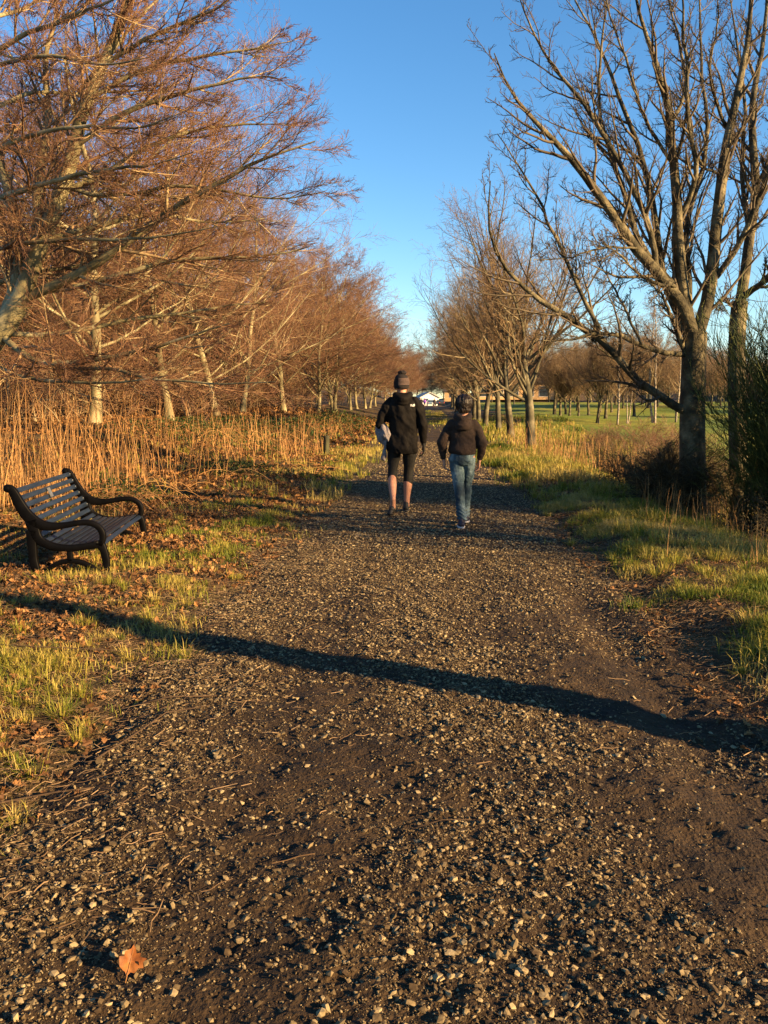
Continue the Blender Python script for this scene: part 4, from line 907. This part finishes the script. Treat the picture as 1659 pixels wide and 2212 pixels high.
def head_parts(acc, c, s, tilt=0):
    x, y, z = c
    acc.rings([(x, y+.000, z-.115*s, .030*s, .035*s), (x, y+.035*s, z-.108*s, .045*s, .058*s), (x, y+.020*s, z-.07*s, .062*s, .082*s), (x, y+.004*s, z-.02*s, .072*s, .094*s), (x, y, z+.03*s, .076*s, .097*s), (x, y, z+.07*s, .070*s, .090*s), (x, y, z+.10*s, .050*s, .066*s), (x, y, z+.117*s, .020*s, .028*s)])
    acc.ball((x, y+.098*s, z-.028*s), (.013*s, .018*s, .022*s), 7)           # nose
    acc.ball((x, y+.088*s, z-.066*s), (.024*s, .010*s, .008*s), 6)           # lips
    for sx in (-1, 1):
        acc.ball((x+sx*.078*s, y-.008*s, z-.022*s), (.009*s, .020*s, .031*s), 7)    # ears
        acc.ball((x+sx*.032*s, y+.086*s, z+.012*s), (.020*s, .010*s, .007*s), 6)    # brows
def folds(amp, fx, fz, seed=0.0):
    def f(co):
        a = fbm(co[:, 0]*fx+co[:, 2]*fz*.6+seed, co[:, 2]*fz+co[:, 1]*3+seed, 1.0, 3); return amp*2*a
    return f
def shoe(acc, heel, toe, s=1.0, up=(0, 0, 1)):
    h = Vector(heel); t = Vector(toe); d = (t-h).normalized(); L = (t-h).length; u = Vector(up)
    r = (u-d*u.dot(d)).normalized()
    limb(acc, [h+d*.03*s+r*.045*s, h+d*L*.35+r*.045*s, h+d*L*.65+r*.032*s, h+d*(L-.03*s)+r*.026*s], [.038*s, .042*s, .040*s, .028*s], 12)
    limb(acc, [h+d*.035*s+r*.05*s, h+d*.05*s+r*.10*s], [.034*s, .036*s], 12)
def sole(acc, heel, toe, s=1.0):
    h = Vector(heel); t = Vector(toe); d = (t-h).normalized(); L = (t-h).length; u = Vector((0, 0, 1)); r = (u-d*u.dot(d)).normalized(); sd_ = d.cross(r)
    n = 16; lo = []; hi = []
    for i in range(n):
        a = 2*PI*i/n; k = .5-.5*math.cos(a); wd = .043*s*(abs(math.sin(a))**.6)*(1 if math.sin(a) > 0 else -1)
        p = h+d*(L*k)+sd_*wd; lo.append(p+r*.002); hi.append(p+r*.022*s)
    V = [tuple(v) for v in lo+hi]+[tuple(sum(lo, Vector())/n), tuple(sum(hi, Vector())/n)]
    Q = [(i, (i+1) % n, n+(i+1) % n, n+i) for i in range(n)]; T = [(2*n, (i+1) % n, i) for i in range(n)]+[(2*n+1, n+i, n+(i+1) % n) for i in range(n)]
    acc.add(V, Q, T)

# ---- adult: black jacket, black cropped leggings, knitted hat
AX, AY = -.33, 10.6
ad = thing('person', 'adult walking away in black jacket, black cropped leggings and striped bobble hat', 'person', (AX, AY, float(path_h(np.array(AX), np.array(AY)))))
hipL, hipR = (-.095, 0, .86), (.095, 0, .86)
kneL, kneR = (-.125, .03, .47), (.075, .10, .48)
ankL, ankR = (-.105, -.22, .20), (.055, .10, .085)
shL, shR = (-.17, 0, 1.385), (.175, 0, 1.385)
elL, elR = (-.275, -.02, 1.10), (.255, -.02, 1.10)
wrL, wrR = (-.205, .17, .97), (.265, .05, .87)
b = Acc()
b.rings([(0, 0, .85, .10, .08), (0, 0, .87, .145, .105), (0, 0, .92, .16, .115), (0, .01, 1.05, .135, .10), (0, .01, 1.2, .155, .11), (0, 0, 1.33, .15, .09), (0, 0, 1.39, .09, .07), (0, .01, 1.44, .06, .06)])
limb(b, [(0, .0, 1.38), (-.005, .015, 1.50)], [.058, .052]); head_parts(b, (-.012, .03, 1.575), .98)
limb(b, [hipL, (-.115, .03, .66), kneL], [.082, .072, .052]); limb(b, [kneL, (-.12, -.10, .37), ankL], [.050, .054, .033])
limb(b, [hipR, (.09, .06, .66), kneR], [.082, .072, .052]); limb(b, [kneR, (.070, .085, .36), (.058, .095, .2), ankR], [.050, .057, .042, .034])
limb(b, [(-.105, -.22, .19), (-.11, -.17, .085)], [.034, .034]); limb(b, [(.055, .10, .08), (.05, .24, .04)], [.036, .028])
dn = lambda p: (p[0]*.92, p[1], p[2]-.04)
limb(b, [dn(shL), elL], [.042, .038]); limb(b, [elL, wrL], [.036, .028]); limb(b, [dn(shR), elR], [.042, .038]); limb(b, [elR, wrR], [.036, .028])
hand(b, wrL, (.35, .5, -.3), -1, .95, .8); hand(b, wrR, (.03, .05, -1), 1, .95, .5)
obj('body', remesh(b, 'body', .0058, 3), M['skin'], ad)
g = Acc(); limb(g, [(.265, .048, .895), (.268, .055, .85)], [.040, .036], 12); 
for k in range(4):
    pass
G = Acc(); hand(G, (.266, .052, .865), (.03, .05, -1), 1, 1.10, .5); limb(G, [(.264, .045, .91), (.266, .052, .86)], [.036, .034], 10)
obj('glove', remesh(G, 'glove', .0055, 2), M['legging'], ad)
j = Acc()
j.rings([(0, -.005, .735, .185, .145), (0, -.005, .80, .200, .155), (0, 0, .90, .200, .150), (0, 0, 1.02, .180, .135), (0, .0, 1.15, .185, .135), (0, 0, 1.27, .200, .138), (0, 0, 1.36, .190, .122), (0, .0, 1.42, .135, .10), (0, .01, 1.455, .085, .08)], 32)
limb(j, [(-.15, 0, 1.36), (-.20, -.01, 1.28), (-.265, -.02, 1.12), elL], [.078, .080, .068, .064]); limb(j, [elL, (-.25, .07, 1.03), (-.212, .15, .98)], [.064, .056, .048])
limb(j, [(.155, 0, 1.365), (.21, -.01, 1.28), (.25, -.02, 1.12), elR], [.078, .080, .066, .062]); limb(j, [elR, (.262, .02, .98), (.265, .045, .895)], [.062, .054, .046])
obj('jacket', remesh(j, 'jacket', .0085, 5, folds(.030, 9, 6)), M['jacket'], ad)
jm = ad.children[-1].data
h = Acc(); limb(h, [(-.085, .03, 1.46), (-.06, -.07, 1.44), (.0, -.115, 1.40), (.07, -.08, 1.43), (.09, .03, 1.46)], [.042, .052, .062, .052, .040])
h.rings([(0, -.06, 1.315, .05, .04), (0, -.075, 1.345, .09, .07), (0, -.065, 1.40, .105, .085), (0, -.035, 1.46, .092, .085), (0, -.01, 1.49, .07, .07)])
obj('hood', remesh(h, 'hood', .007, 4, folds(.008, 12, 14, 3)), M['jacket'], ad)
l = Acc()
l.rings([(0, 0, .76, .12, .10), (0, 0, .82, .165, .125), (0, 0, .90, .165, .12), (0, 0, .98, .15, .11)])
limb(l, [(-.088, 0, .83), (-.11, .03, .66), kneL, (-.124, -.01, .425)], [.094, .084, .062, .061]); limb(l, [(.088, 0, .83), (.088, .06, .66), kneR, (.076, .095, .38)], [.094, .086, .063, .063])
obj('leggings', remesh(l, 'leggings', .007, 4, folds(.004, 6, 14, 6)), M['legging'], ad)
a = Acc(); shoe(a, (-.098, -.275, .125), (-.115, -.13, -.012+.02), .98, (0, -1, .5)); obj('shoe', remesh(a, 'shoe', .006, 3), M['shoe'], ad)
a = Acc(); shoe(a, (.05, .035, .0), (.03, .30, .004), .98); obj('shoe', remesh(a, 'shoe', .006, 3), M['shoe'], ad)
a = Acc(); sole(a, (.05, .03, 0.0), (.03, .305, .0), 1.0)
obj('sole', a.mesh('sole'), M['darksole'], ad)
hat = Acc(); hx, hy, hz = -.012, .025, 1.60
hat.rings([(hx, hy-.01, hz-.065, .086, .104), (hx, hy-.005, hz-.035, .096, .116), (hx, hy, hz+.02, .097, .116), (hx, hy, hz+.055, .090, .108), (hx, hy, hz+.09, .072, .086), (hx, hy, hz+.112, .045, .054), (hx, hy, hz+.123, .018, .02)], 32)
ho = obj('hat', remesh(hat, 'hat', .006, 3, folds(.003, 30, 30)), M['hat'], ad)
a = Acc(); a.ball((hx+.008, hy-.01, hz+.128), (.052, .05, .030), 12)
obj('pompom', remesh(a, 'pompom', .004, 0, lambda co: .010*2*fbm(co[:, 0]*90, co[:, 2]*90+co[:, 1]*60, 1, 2)), M['hat'], ho)
a = Acc()
for i in range(6):
    z = hz-.02+i*.0145; k = 1.0-.018*max(0, i-2)**1.4; th = np.linspace(-1.95, .25, 26)
    P = np.stack([hx+.0985*k*np.cos(th), hy+.1185*k*np.sin(th), np.full(26, z+.004)+.006*np.cos(th)], 1)[None]
    q = tubes(P, np.full((1, 26), .0026), 5); a.add(q[0], q[1])
obj('stripes', a.mesh('stripes'), M['hatstripe'], ho)
a = Acc()
for sx in (-1, 1): a.ball((-.012+sx*.031, .03+.083, 1.575), .010, 7)
obj('eyes', a.mesh('eyes'), M['eye'], ad)
# emblem on the back of the right shoulder: nested quarter arcs beside three short bars
bv = BVHTree.FromPolygons([v.co.copy() for v in jm.vertices], [tuple(p.vertices) for p in jm.polygons])
def onj(x, z):
    hit = bv.ray_cast(Vector((x, -1, z)), Vector((0, 1, 0))); return (x, (hit[0].y if hit[0] else -.13)-.0025, z)
a = Acc()
for r_ in (.010, .019, .028):
    P = np.array([onj(.128+.026-r_*math.cos(t), 1.318+r_*math.sin(t)) for t in np.linspace(0, PI/2, 9)])[None]; q = tubes(P, np.full((1, 9), .0036), 5); a.add(q[0], q[1])
for i in range(3):
    P = np.array([onj(.100+k*.008, 1.342-i*.009) for k in range(4)])[None]; q = tubes(P, np.full((1, 4), .003), 5); a.add(q[0], q[1])
em = obj('emblem', a.mesh('emblem'), M['white'], ad)
# grey fleece carried under the left arm
t = Acc()
limb(t, [(-.275, .03, 1.17), (-.305, .01, 1.09), (-.30, .0, .99), (-.265, -.02, .885), (-.235, -.03, .865)], [.030, .036, .034, .034, .022], 12)
limb(t, [(-.235, .0, 1.10), (-.225, -.05, 1.03), (-.205, -.075, .955), (-.175, -.085, .905)], [.035, .050, .052, .030], 12)
limb(t, [(-.255, .02, 1.05), (-.265, -.03, .98), (-.245, -.045, .90)], [.045, .045, .028], 12)
limb(t, [(-.19, -.05, 1.08), (-.175, -.075, 1.0), (-.17, -.085, .915)], [.02, .028, .022], 12)
limb(t, [(-.205, -.03, .94), (-.20, -.035, .86), (-.215, -.04, .78), (-.225, -.04, .70), (-.228, -.04, .675)], [.038, .030, .026, .030, .026], 12)
tm = remesh(t, 'fleece', .007, 4, folds(.022, 22, 11, 9))
tag(obj('fleece', tm, M['towel'], None, ad.location), 'grey fleece top bundled and hanging under the left arm of the adult', 'clothing')

# ---- boy: brown hoodie and blue jeans
BX, BY = .37, 9.42
bo = thing('person', 'boy walking away bareheaded in brown hoodie, blue jeans and navy trainers', 'person', (BX, BY, float(path_h(np.array(BX), np.array(BY)))))
shL, shR = (-.145, 0, 1.145), (.145, 0, 1.145)
elL, elR = (-.225, -.03, .93), (.215, -.01, .93)
wrL, wrR = (-.205, .02, .745), (.195, .09, .735)
hipL, hipR = (-.075, 0, .76), (.075, 0, .76)
kneL, kneR = (-.030, -.02, .42), (.055, .14, .43)
ankL, ankR = (.0, -.16, .09), (.055, .20, .08)
b = Acc()
b.rings([(0, 0, .745, .07, .06), (0, 0, .77, .115, .085), (0, 0, .82, .125, .09), (0, .01, .93, .11, .08), (0, .01, 1.03, .125, .085), (0, 0, 1.09, .115, .07), (0, 0, 1.15, .07, .06), (0, .01, 1.20, .05, .05)])
limb(b, [(.005, .0, 1.15), (.008, .01, 1.26)], [.050, .044]); head_parts(b, (.008, .02, 1.325), .93)
limb(b, [hipL, (-.05, 0, .6), kneL], [.068, .06, .044]); limb(b, [kneL, (-.015, -.09, .25), ankL], [.036, .034, .026])
limb(b, [hipR, (.068, .08, .6), kneR], [.068, .06, .044]); limb(b, [kneR, (.055, .17, .25), ankR], [.036, .034, .026])
limb(b, [ankL, (.0, -.06, .035)], [.032, .024]); limb(b, [ankR, (.06, .31, .035)], [.032, .024])
limb(b, [dn(shL), elL], [.036, .032]); limb(b, [elL, wrL], [.031, .025]); limb(b, [dn(shR), elR], [.036, .032]); limb(b, [elR, wrR], [.033, .025])
hand(b, wrL, (.08, .10, -1), -1, .92, .8); hand(b, wrR, (-.04, .16, -1), 1, .92, .6)
obj('body', remesh(b, 'body', .0055, 3), M['skin'], bo)
j = Acc()
j.rings([(0, -.005, .80, .145, .115), (0, -.005, .825, .155, .125), (0, -.005, .88, .152, .122), (0, 0, .96, .145, .112), (0, 0, 1.05, .150, .112), (0, 0, 1.12, .152, .104), (0, 0, 1.17, .115, .088), (0, .0, 1.20, .075, .07)], 32)
limb(j, [(-.125, 0, 1.125), (-.17, -.01, 1.06), (-.21, -.03, .96), elL], [.064, .064, .056, .056]); limb(j, [elL, (-.222, -.01, .84), (-.208, .012, .775)], [.056, .050, .040])
limb(j, [(.125, 0, 1.125), (.165, 0, 1.06), (.20, -.005, .96), elR], [.064, .064, .056, .056]); limb(j, [elR, (.212, .04, .84), (.198, .08, .765)], [.056, .048, .038])
obj('hoodie', remesh(j, 'hoodie', .008, 12, folds(.020, 9, 9, 12)), M['hoodie'], bo)
h = Acc(); limb(h, [(-.075, .03, 1.215), (-.06, -.055, 1.20), (.0, -.095, 1.165), (.06, -.06, 1.20), (.075, .03, 1.215)], [.032, .042, .050, .042, .032])
h.rings([(.0, -.06, 1.045, .03, .03), (0, -.085, 1.075, .075, .055), (0, -.08, 1.12, .095, .07), (0, -.05, 1.18, .085, .07), (0, -.02, 1.215, .06, .055)])
obj('hood', remesh(h, 'hood', .007, 4, folds(.008, 12, 12, 5)), M['hoodie'], bo)
l = Acc()
l.rings([(0, 0, .68, .10, .085), (0, -.005, .735, .137, .112), (0, 0, .80, .136, .105), (0, 0, .87, .125, .10)])
limb(l, [(-.070, 0, .74), (-.052, -.005, .6), kneL, (-.016, -.085, .27), (.0, -.145, .11)], [.082, .073, .058, .056, .052])
limb(l, [(.070, 0, .74), (.068, .08, .6), kneR, (.056, .165, .26), (.056, .195, .11)], [.082, .073, .058, .052, .048])
def jf(co):
    r = folds(.012, 9, 15, 22)(co); k = sst(.32, .12, co[:, 2])
    return r+k*.006*np.sin(co[:, 2]*170+co[:, 0]*30+3*np.sin(co[:, 0]*40))
obj('jeans', remesh(l, 'jeans', .007, 3, jf), M['jeans'], bo)
a = Acc()
for (cx_, cz_) in ((.068, .735), (-.068, .735)):
    P = np.array([(cx_-.038, -.108, cz_+.045), (cx_-.038, -.122, cz_-.02), (cx_, -.120, cz_-.045), (cx_+.038, -.112, cz_-.02), (cx_+.038, -.098, cz_+.045)])
for h_, t_ in (((-.003, -.215, .004), (-.02, .005, .004)), ((.052, .135, .02), (.066, .36, .004))):
    a = Acc(); shoe(a, h_, t_, .95); so_ = obj('shoe', remesh(a, 'shoe', .006, 3), M['navy'], bo)
    a = Acc(); sole(a, (h_[0], h_[1]-.01, h_[2]-.004), (t_[0], t_[1]+.008, 0), .98); obj('sole', a.mesh('sole'), M['sole'], so_)
hr = Acc(); x0, y0, z0 = .008, .012, 1.345
hr.rings([(x0-.003, y0-.05, z0-.095, .045, .035), (x0, y0-.035, z0-.065, .068, .058), (x0, y0-.018, z0-.03, .079, .078), (x0, y0-.010, z0+.02, .086, .094), (x0, y0, z0+.06, .082, .096), (x0, y0+.005, z0+.09, .062, .078), (x0, y0+.01, z0+.108, .03, .04)], 32)
hr.ball((x0, y0+.075, z0+.055), (.06, .03, .035), 8)
obj('hair', remesh(hr, 'hair', .005, 2, lambda co: .012*2*fbm(np.arctan2(co[:, 0]-x0, co[:, 1]-y0)*9, co[:, 2]*25, 1, 3)), M['hair'], bo)
n = 2600; ph = rng.uniform(-PI, PI, n); el = rng.uniform(-.25, 1.5, n); u = np.stack([np.cos(el)*np.sin(ph), -np.cos(el)*np.cos(ph), np.sin(el)], 1)
keepm = (u[:, 1] < .35) | (u[:, 2] > .45); u = u[keepm]; n = len(u); rad3 = np.array([.083, .092, .092])
o_ = np.array([x0, y0, z0+.008])+u*rad3; tan = np.cross(u, rng.normal(size=(n, 3))*.35+np.array([.25, 0, .0])+np.cross(u, np.array([0, 0, 1.]))); tan = nrm(tan+np.array([0, 0, -.9])); tan = nrm(tan-u*(tan*u).sum(-1, keepdims=True)*.75)
Lh = rng.uniform(.03, .06, n); P = np.stack([o_+tan*(Lh*k/4)[:, None]+u*(.006*math.sin(k*.9)+rng.uniform(0, .004, n)[:, None]) for k in range(5)], 1)
P[..., 0] = np.clip(P[..., 0], x0-.098, x0+.098); q = tubes(P, np.linspace(.0022, .0008, 5)[None]*np.ones((n, 1)), 3)
obj('hair_strands', Acc().add(q[0], q[1], None, q[2]).mesh('hair_strands'), M['hair'], bo)
a = Acc()
for sx in (-1, 1): a.ball((.008+sx*.029, .02+.079, 1.325), .0095, 7)
obj('eyes', a.mesh('eyes'), M['eye'], bo)

# ---- far people on the path
def far_person(label, X, Y, top, legs, bag=False, h=1.7, turn=0):
    s = h/1.7; z = float(terr(X, Y)); t = thing('person', label, 'person', (X, Y, z), turn)
    b = Acc(); b.rings([(0, 0, .78*s, .1, .09), (0, 0, .9*s, .15, .11), (0, 0, 1.1*s, .13, .1), (0, 0, 1.35*s, .18, .1), (0, 0, 1.42*s, .08, .07)], 16)
    limb(b, [(0, 0, 1.4*s), (0, .01, 1.5*s)], [.05, .05], 8); head_parts(b, (0, .01, 1.59*s), 1.0)
    for sx in (-1, 1):
        limb(b, [(sx*.09, 0, .85*s), (sx*.1, sx*.06, .45*s), (sx*.1, sx*.1, .07)], [.08, .055, .04], 8); limb(b, [(sx*.1, sx*.1, .05), (sx*.1, sx*.1+.14, .04)], [.04, .03], 8)
        limb(b, [(sx*.18, 0, 1.36*s), (sx*.24, 0, 1.1*s), (sx*.22, .05, .88*s)], [.05, .045, .03], 8); hand(b, (sx*.22, .05, .87*s), (0, .1, -1), sx, 1.0)
    obj('body', remesh(b, 'body', .012, 2), M['skin'], t)
    j = Acc(); j.rings([(0, 0, .72*s, .19, .15), (0, 0, .9*s, .19, .15), (0, 0, 1.2*s, .18, .14), (0, 0, 1.38*s, .19, .13), (0, 0, 1.45*s, .09, .09)], 18)
    for sx in (-1, 1): limb(j, [(sx*.17, 0, 1.36*s), (sx*.245, 0, 1.1*s), (sx*.23, .05, .90*s)], [.075, .065, .05], 10)
    obj('coat', remesh(j, 'coat', .014, 3), top, t)
    l = Acc()
    for sx in (-1, 1): limb(l, [(sx*.08, 0, .84*s), (sx*.1, sx*.06, .45*s), (sx*.1, sx*.1, .11)], [.1, .075, .06], 10)
    obj('trousers', remesh(l, 'trousers', .012, 2), legs, t)
    a = Acc(); a.rings([(0, -.012, 1.52*s, .05, .05), (0, -.01, 1.58*s, .085, .1), (0, 0, 1.66*s, .085, .105), (0, 0, 1.71*s, .05, .06)], 14); obj('hair', a.mesh('hair'), M['hair'], t)
    return t
far_person('far off person in a dark maroon coat left of the purple coated one', -1.45, 166, M['darkcloth'], M['darkcloth'], h=1.72)
far_person('far off person in a bright purple coat on the path', -.85, 164, M['purple'], M['darkcloth'], h=1.68)
p3 = far_person('far off person in black striding along the path with a white bag', 1.0, 163, M['darkcloth'], M['darkcloth'], h=1.65)
a = Acc(); a.rings([(0, 0, 0, .16, .07), (0, 0, .3, .2, .09), (0, 0, .36, .18, .06)], 14); a.tube([(-.12, 0, .33), (-.06, 0, .5), (.06, 0, .5), (.12, 0, .33)], [.012]*4, 6)
tag(obj('shopping_bag', a.mesh('shopping_bag'), M['white'], None, (.62, 163, float(terr(.62, 163))+.5)), 'white bag carried by the far off person in black', 'bag')

# ------------------------------------------------------------------ far cars and buildings
def car(label, X, Y, m, s=1.0, rz=0.0):
    t = thing('parked_car', label, 'car', (X, Y, float(terr(X, Y))), rz); t.scale = (s, s, s)
    prof = [(-2.1, .35), (-2.15, .75), (-2.05, 1.0), (-1.75, 1.05), (-1.5, 1.48), (-1.1, 1.56), (.3, 1.54), (.95, 1.08), (1.9, .92), (2.15, .7), (2.15, .35)]
    n = len(prof); V = []
    for sx, k in ((-1, 0), (1, 0)): V += [(sx*(.88 if z < 1.1 else .70), y, z) for y, z in prof]
    T = [(0, i, i+1) for i in range(1, n-1)]+[(n, n+i+1, n+i) for i in range(1, n-1)]; Q = [(i, i+n, (i+1) % n+n, (i+1) % n) for i in range(n)]
    o = obj('body', Acc().add(V, Q, T).mesh('body', False), m, t); bv_ = o.modifiers.new('b', 'BEVEL'); bv_.width = .06; bv_.segments = 3
    def pane(c, h): a = Acc(); a.box(c, h); obj('window', a.mesh('window', False), M['glass'], t)
    a = Acc(); a.add([(-.62, -1.80, 1.08), (.62, -1.80, 1.08), (.58, -1.56, 1.42), (-.58, -1.56, 1.42), (-.62, -1.76, 1.06), (.62, -1.76, 1.06), (.58, -1.50, 1.41), (-.58, -1.50, 1.41)], [(0, 1, 2, 3), (7, 6, 5, 4), (0, 4, 5, 1), (1, 5, 6, 2), (2, 6, 7, 3), (3, 7, 4, 0)])
    obj('window', a.mesh('window', False), M['glass'], t)
    for sx in (-1, 1): pane((sx*.75, -.4, 1.3), (.07, .85, .15))
    for sx in (-1, 1):
        a = Acc(); a.box((sx*.68, -2.14, .85), (.12, .03, .09)); obj('tail_light', a.mesh('tail_light', False), M['lamp'], t)
        for yy in (-1.3, 1.35):
            a = Acc(); a.tube([(sx*.72, yy, .33), (sx*.76, yy, .33), (sx*.9, yy, .33), (sx*.92, yy, .33)], [.30, .33, .33, .28], 18); obj('wheel', a.mesh('wheel'), M['tyre'], t)
car('slate blue car parked in front of the far white building', .25, 192, M['carblue'], .85, .05)
car('black car parked right of the slate blue one by the far building', 2.4, 196, M['carblack'], .8, .3)
car('silver car parked left of the people near the far building', -3.3, 182, M['carsilver'], .9, -.2)

def house(name, label, X, Y, wd, dp, hw, hr, mw, mr, rz=0, wins=(), gable_front=False):
    t = thing(name, label, 'building', (X, Y, float(terr(X, Y))-.1), rz)
    a = Acc(); hw2 = wd/2; d2 = dp/2
    V = [(-hw2, -d2, 0), (hw2, -d2, 0), (hw2, d2, 0), (-hw2, d2, 0), (-hw2, -d2, hw), (hw2, -d2, hw), (hw2, d2, hw), (-hw2, d2, hw)]
    a.add(V, [(0, 1, 5, 4), (1, 2, 6, 5), (2, 3, 7, 6), (3, 0, 4, 7)])
    if gable_front: a.add([(-hw2, -d2, hw), (hw2, -d2, hw), (0, -d2, hw+hr), (-hw2, d2, hw), (hw2, d2, hw), (0, d2, hw+hr)], None, [(0, 1, 2), (4, 3, 5)])
    else: a.add([(-hw2, -d2, hw), (-hw2, d2, hw), (-hw2, 0, hw+hr), (hw2, -d2, hw), (hw2, d2, hw), (hw2, 0, hw+hr)], None, [(1, 0, 2), (3, 4, 5)])
    obj('wall', a.mesh('wall', False), mw, t)
    a = Acc(); e = .3; th = .14
    if gable_front:
        for sx in (-1, 1):
            p = [(sx*(hw2+e), -d2-e, hw-e*hr/hw2+.02), (0, -d2-e, hw+hr+.02), (0, d2+e, hw+hr+.02), (sx*(hw2+e), d2+e, hw-e*hr/hw2+.02)]; V = p+[(x, y, z+th) for x, y, z in p]
            a.add(V, [(0, 1, 2, 3), (7, 6, 5, 4), (0, 4, 5, 1), (2, 6, 7, 3), (3, 7, 4, 0)])
    else:
        for sy in (-1, 1):
            p = [(-hw2-e, sy*(d2+e), hw-e*hr/d2+.02), (-hw2-e, 0, hw+hr+.02), (hw2+e, 0, hw+hr+.02), (hw2+e, sy*(d2+e), hw-e*hr/d2+.02)]; V = p+[(x, y, z+th) for x, y, z in p]
            a.add(V, [(0, 1, 2, 3), (7, 6, 5, 4), (0, 4, 5, 1), (2, 6, 7, 3), (3, 7, 4, 0)])
    obj('roof', a.mesh('roof', False), mr, t)
    for (x, z, w_, h_, mm) in wins:
        a = Acc(); a.box((x, -d2-.01, z), (w_/2+.08, .03, h_/2+.08)); f = obj('window', a.mesh('window', False), M['white'], t)
        a = Acc(); a.box((x, -d2-.045, z), (w_/2, .02, h_/2)); obj('pane', a.mesh('pane', False), mm, f)
house('white_building', 'white gabled building closing the far end of the path', -.6, 205, 4.4, 6, 2.0, 1.1, M['white'], M['roofpale'], .25, [(-.9, 1.4, 1.1, .6, M['glass'])], True)
house('tan_house', 'low tan house with dark roof right of the far white building', 6.2, 206, 4.5, 7, 2.4, 1.2, M['render'], M['roofdark'], -.1, [(-.6, 1.4, .8, .9, M['glass'])])
house('clubhouse', 'long low clubhouse with white window bays beyond the golf lawn', 14.5, 140, 15, 7, 2.6, 1.0, M['render'], M['roofdark'], 0, [(x, 1.3, 1.5, 1.5, M['glass']) for x in (-6, -3.6, -1.2, 1.2, 3.6, 6)])
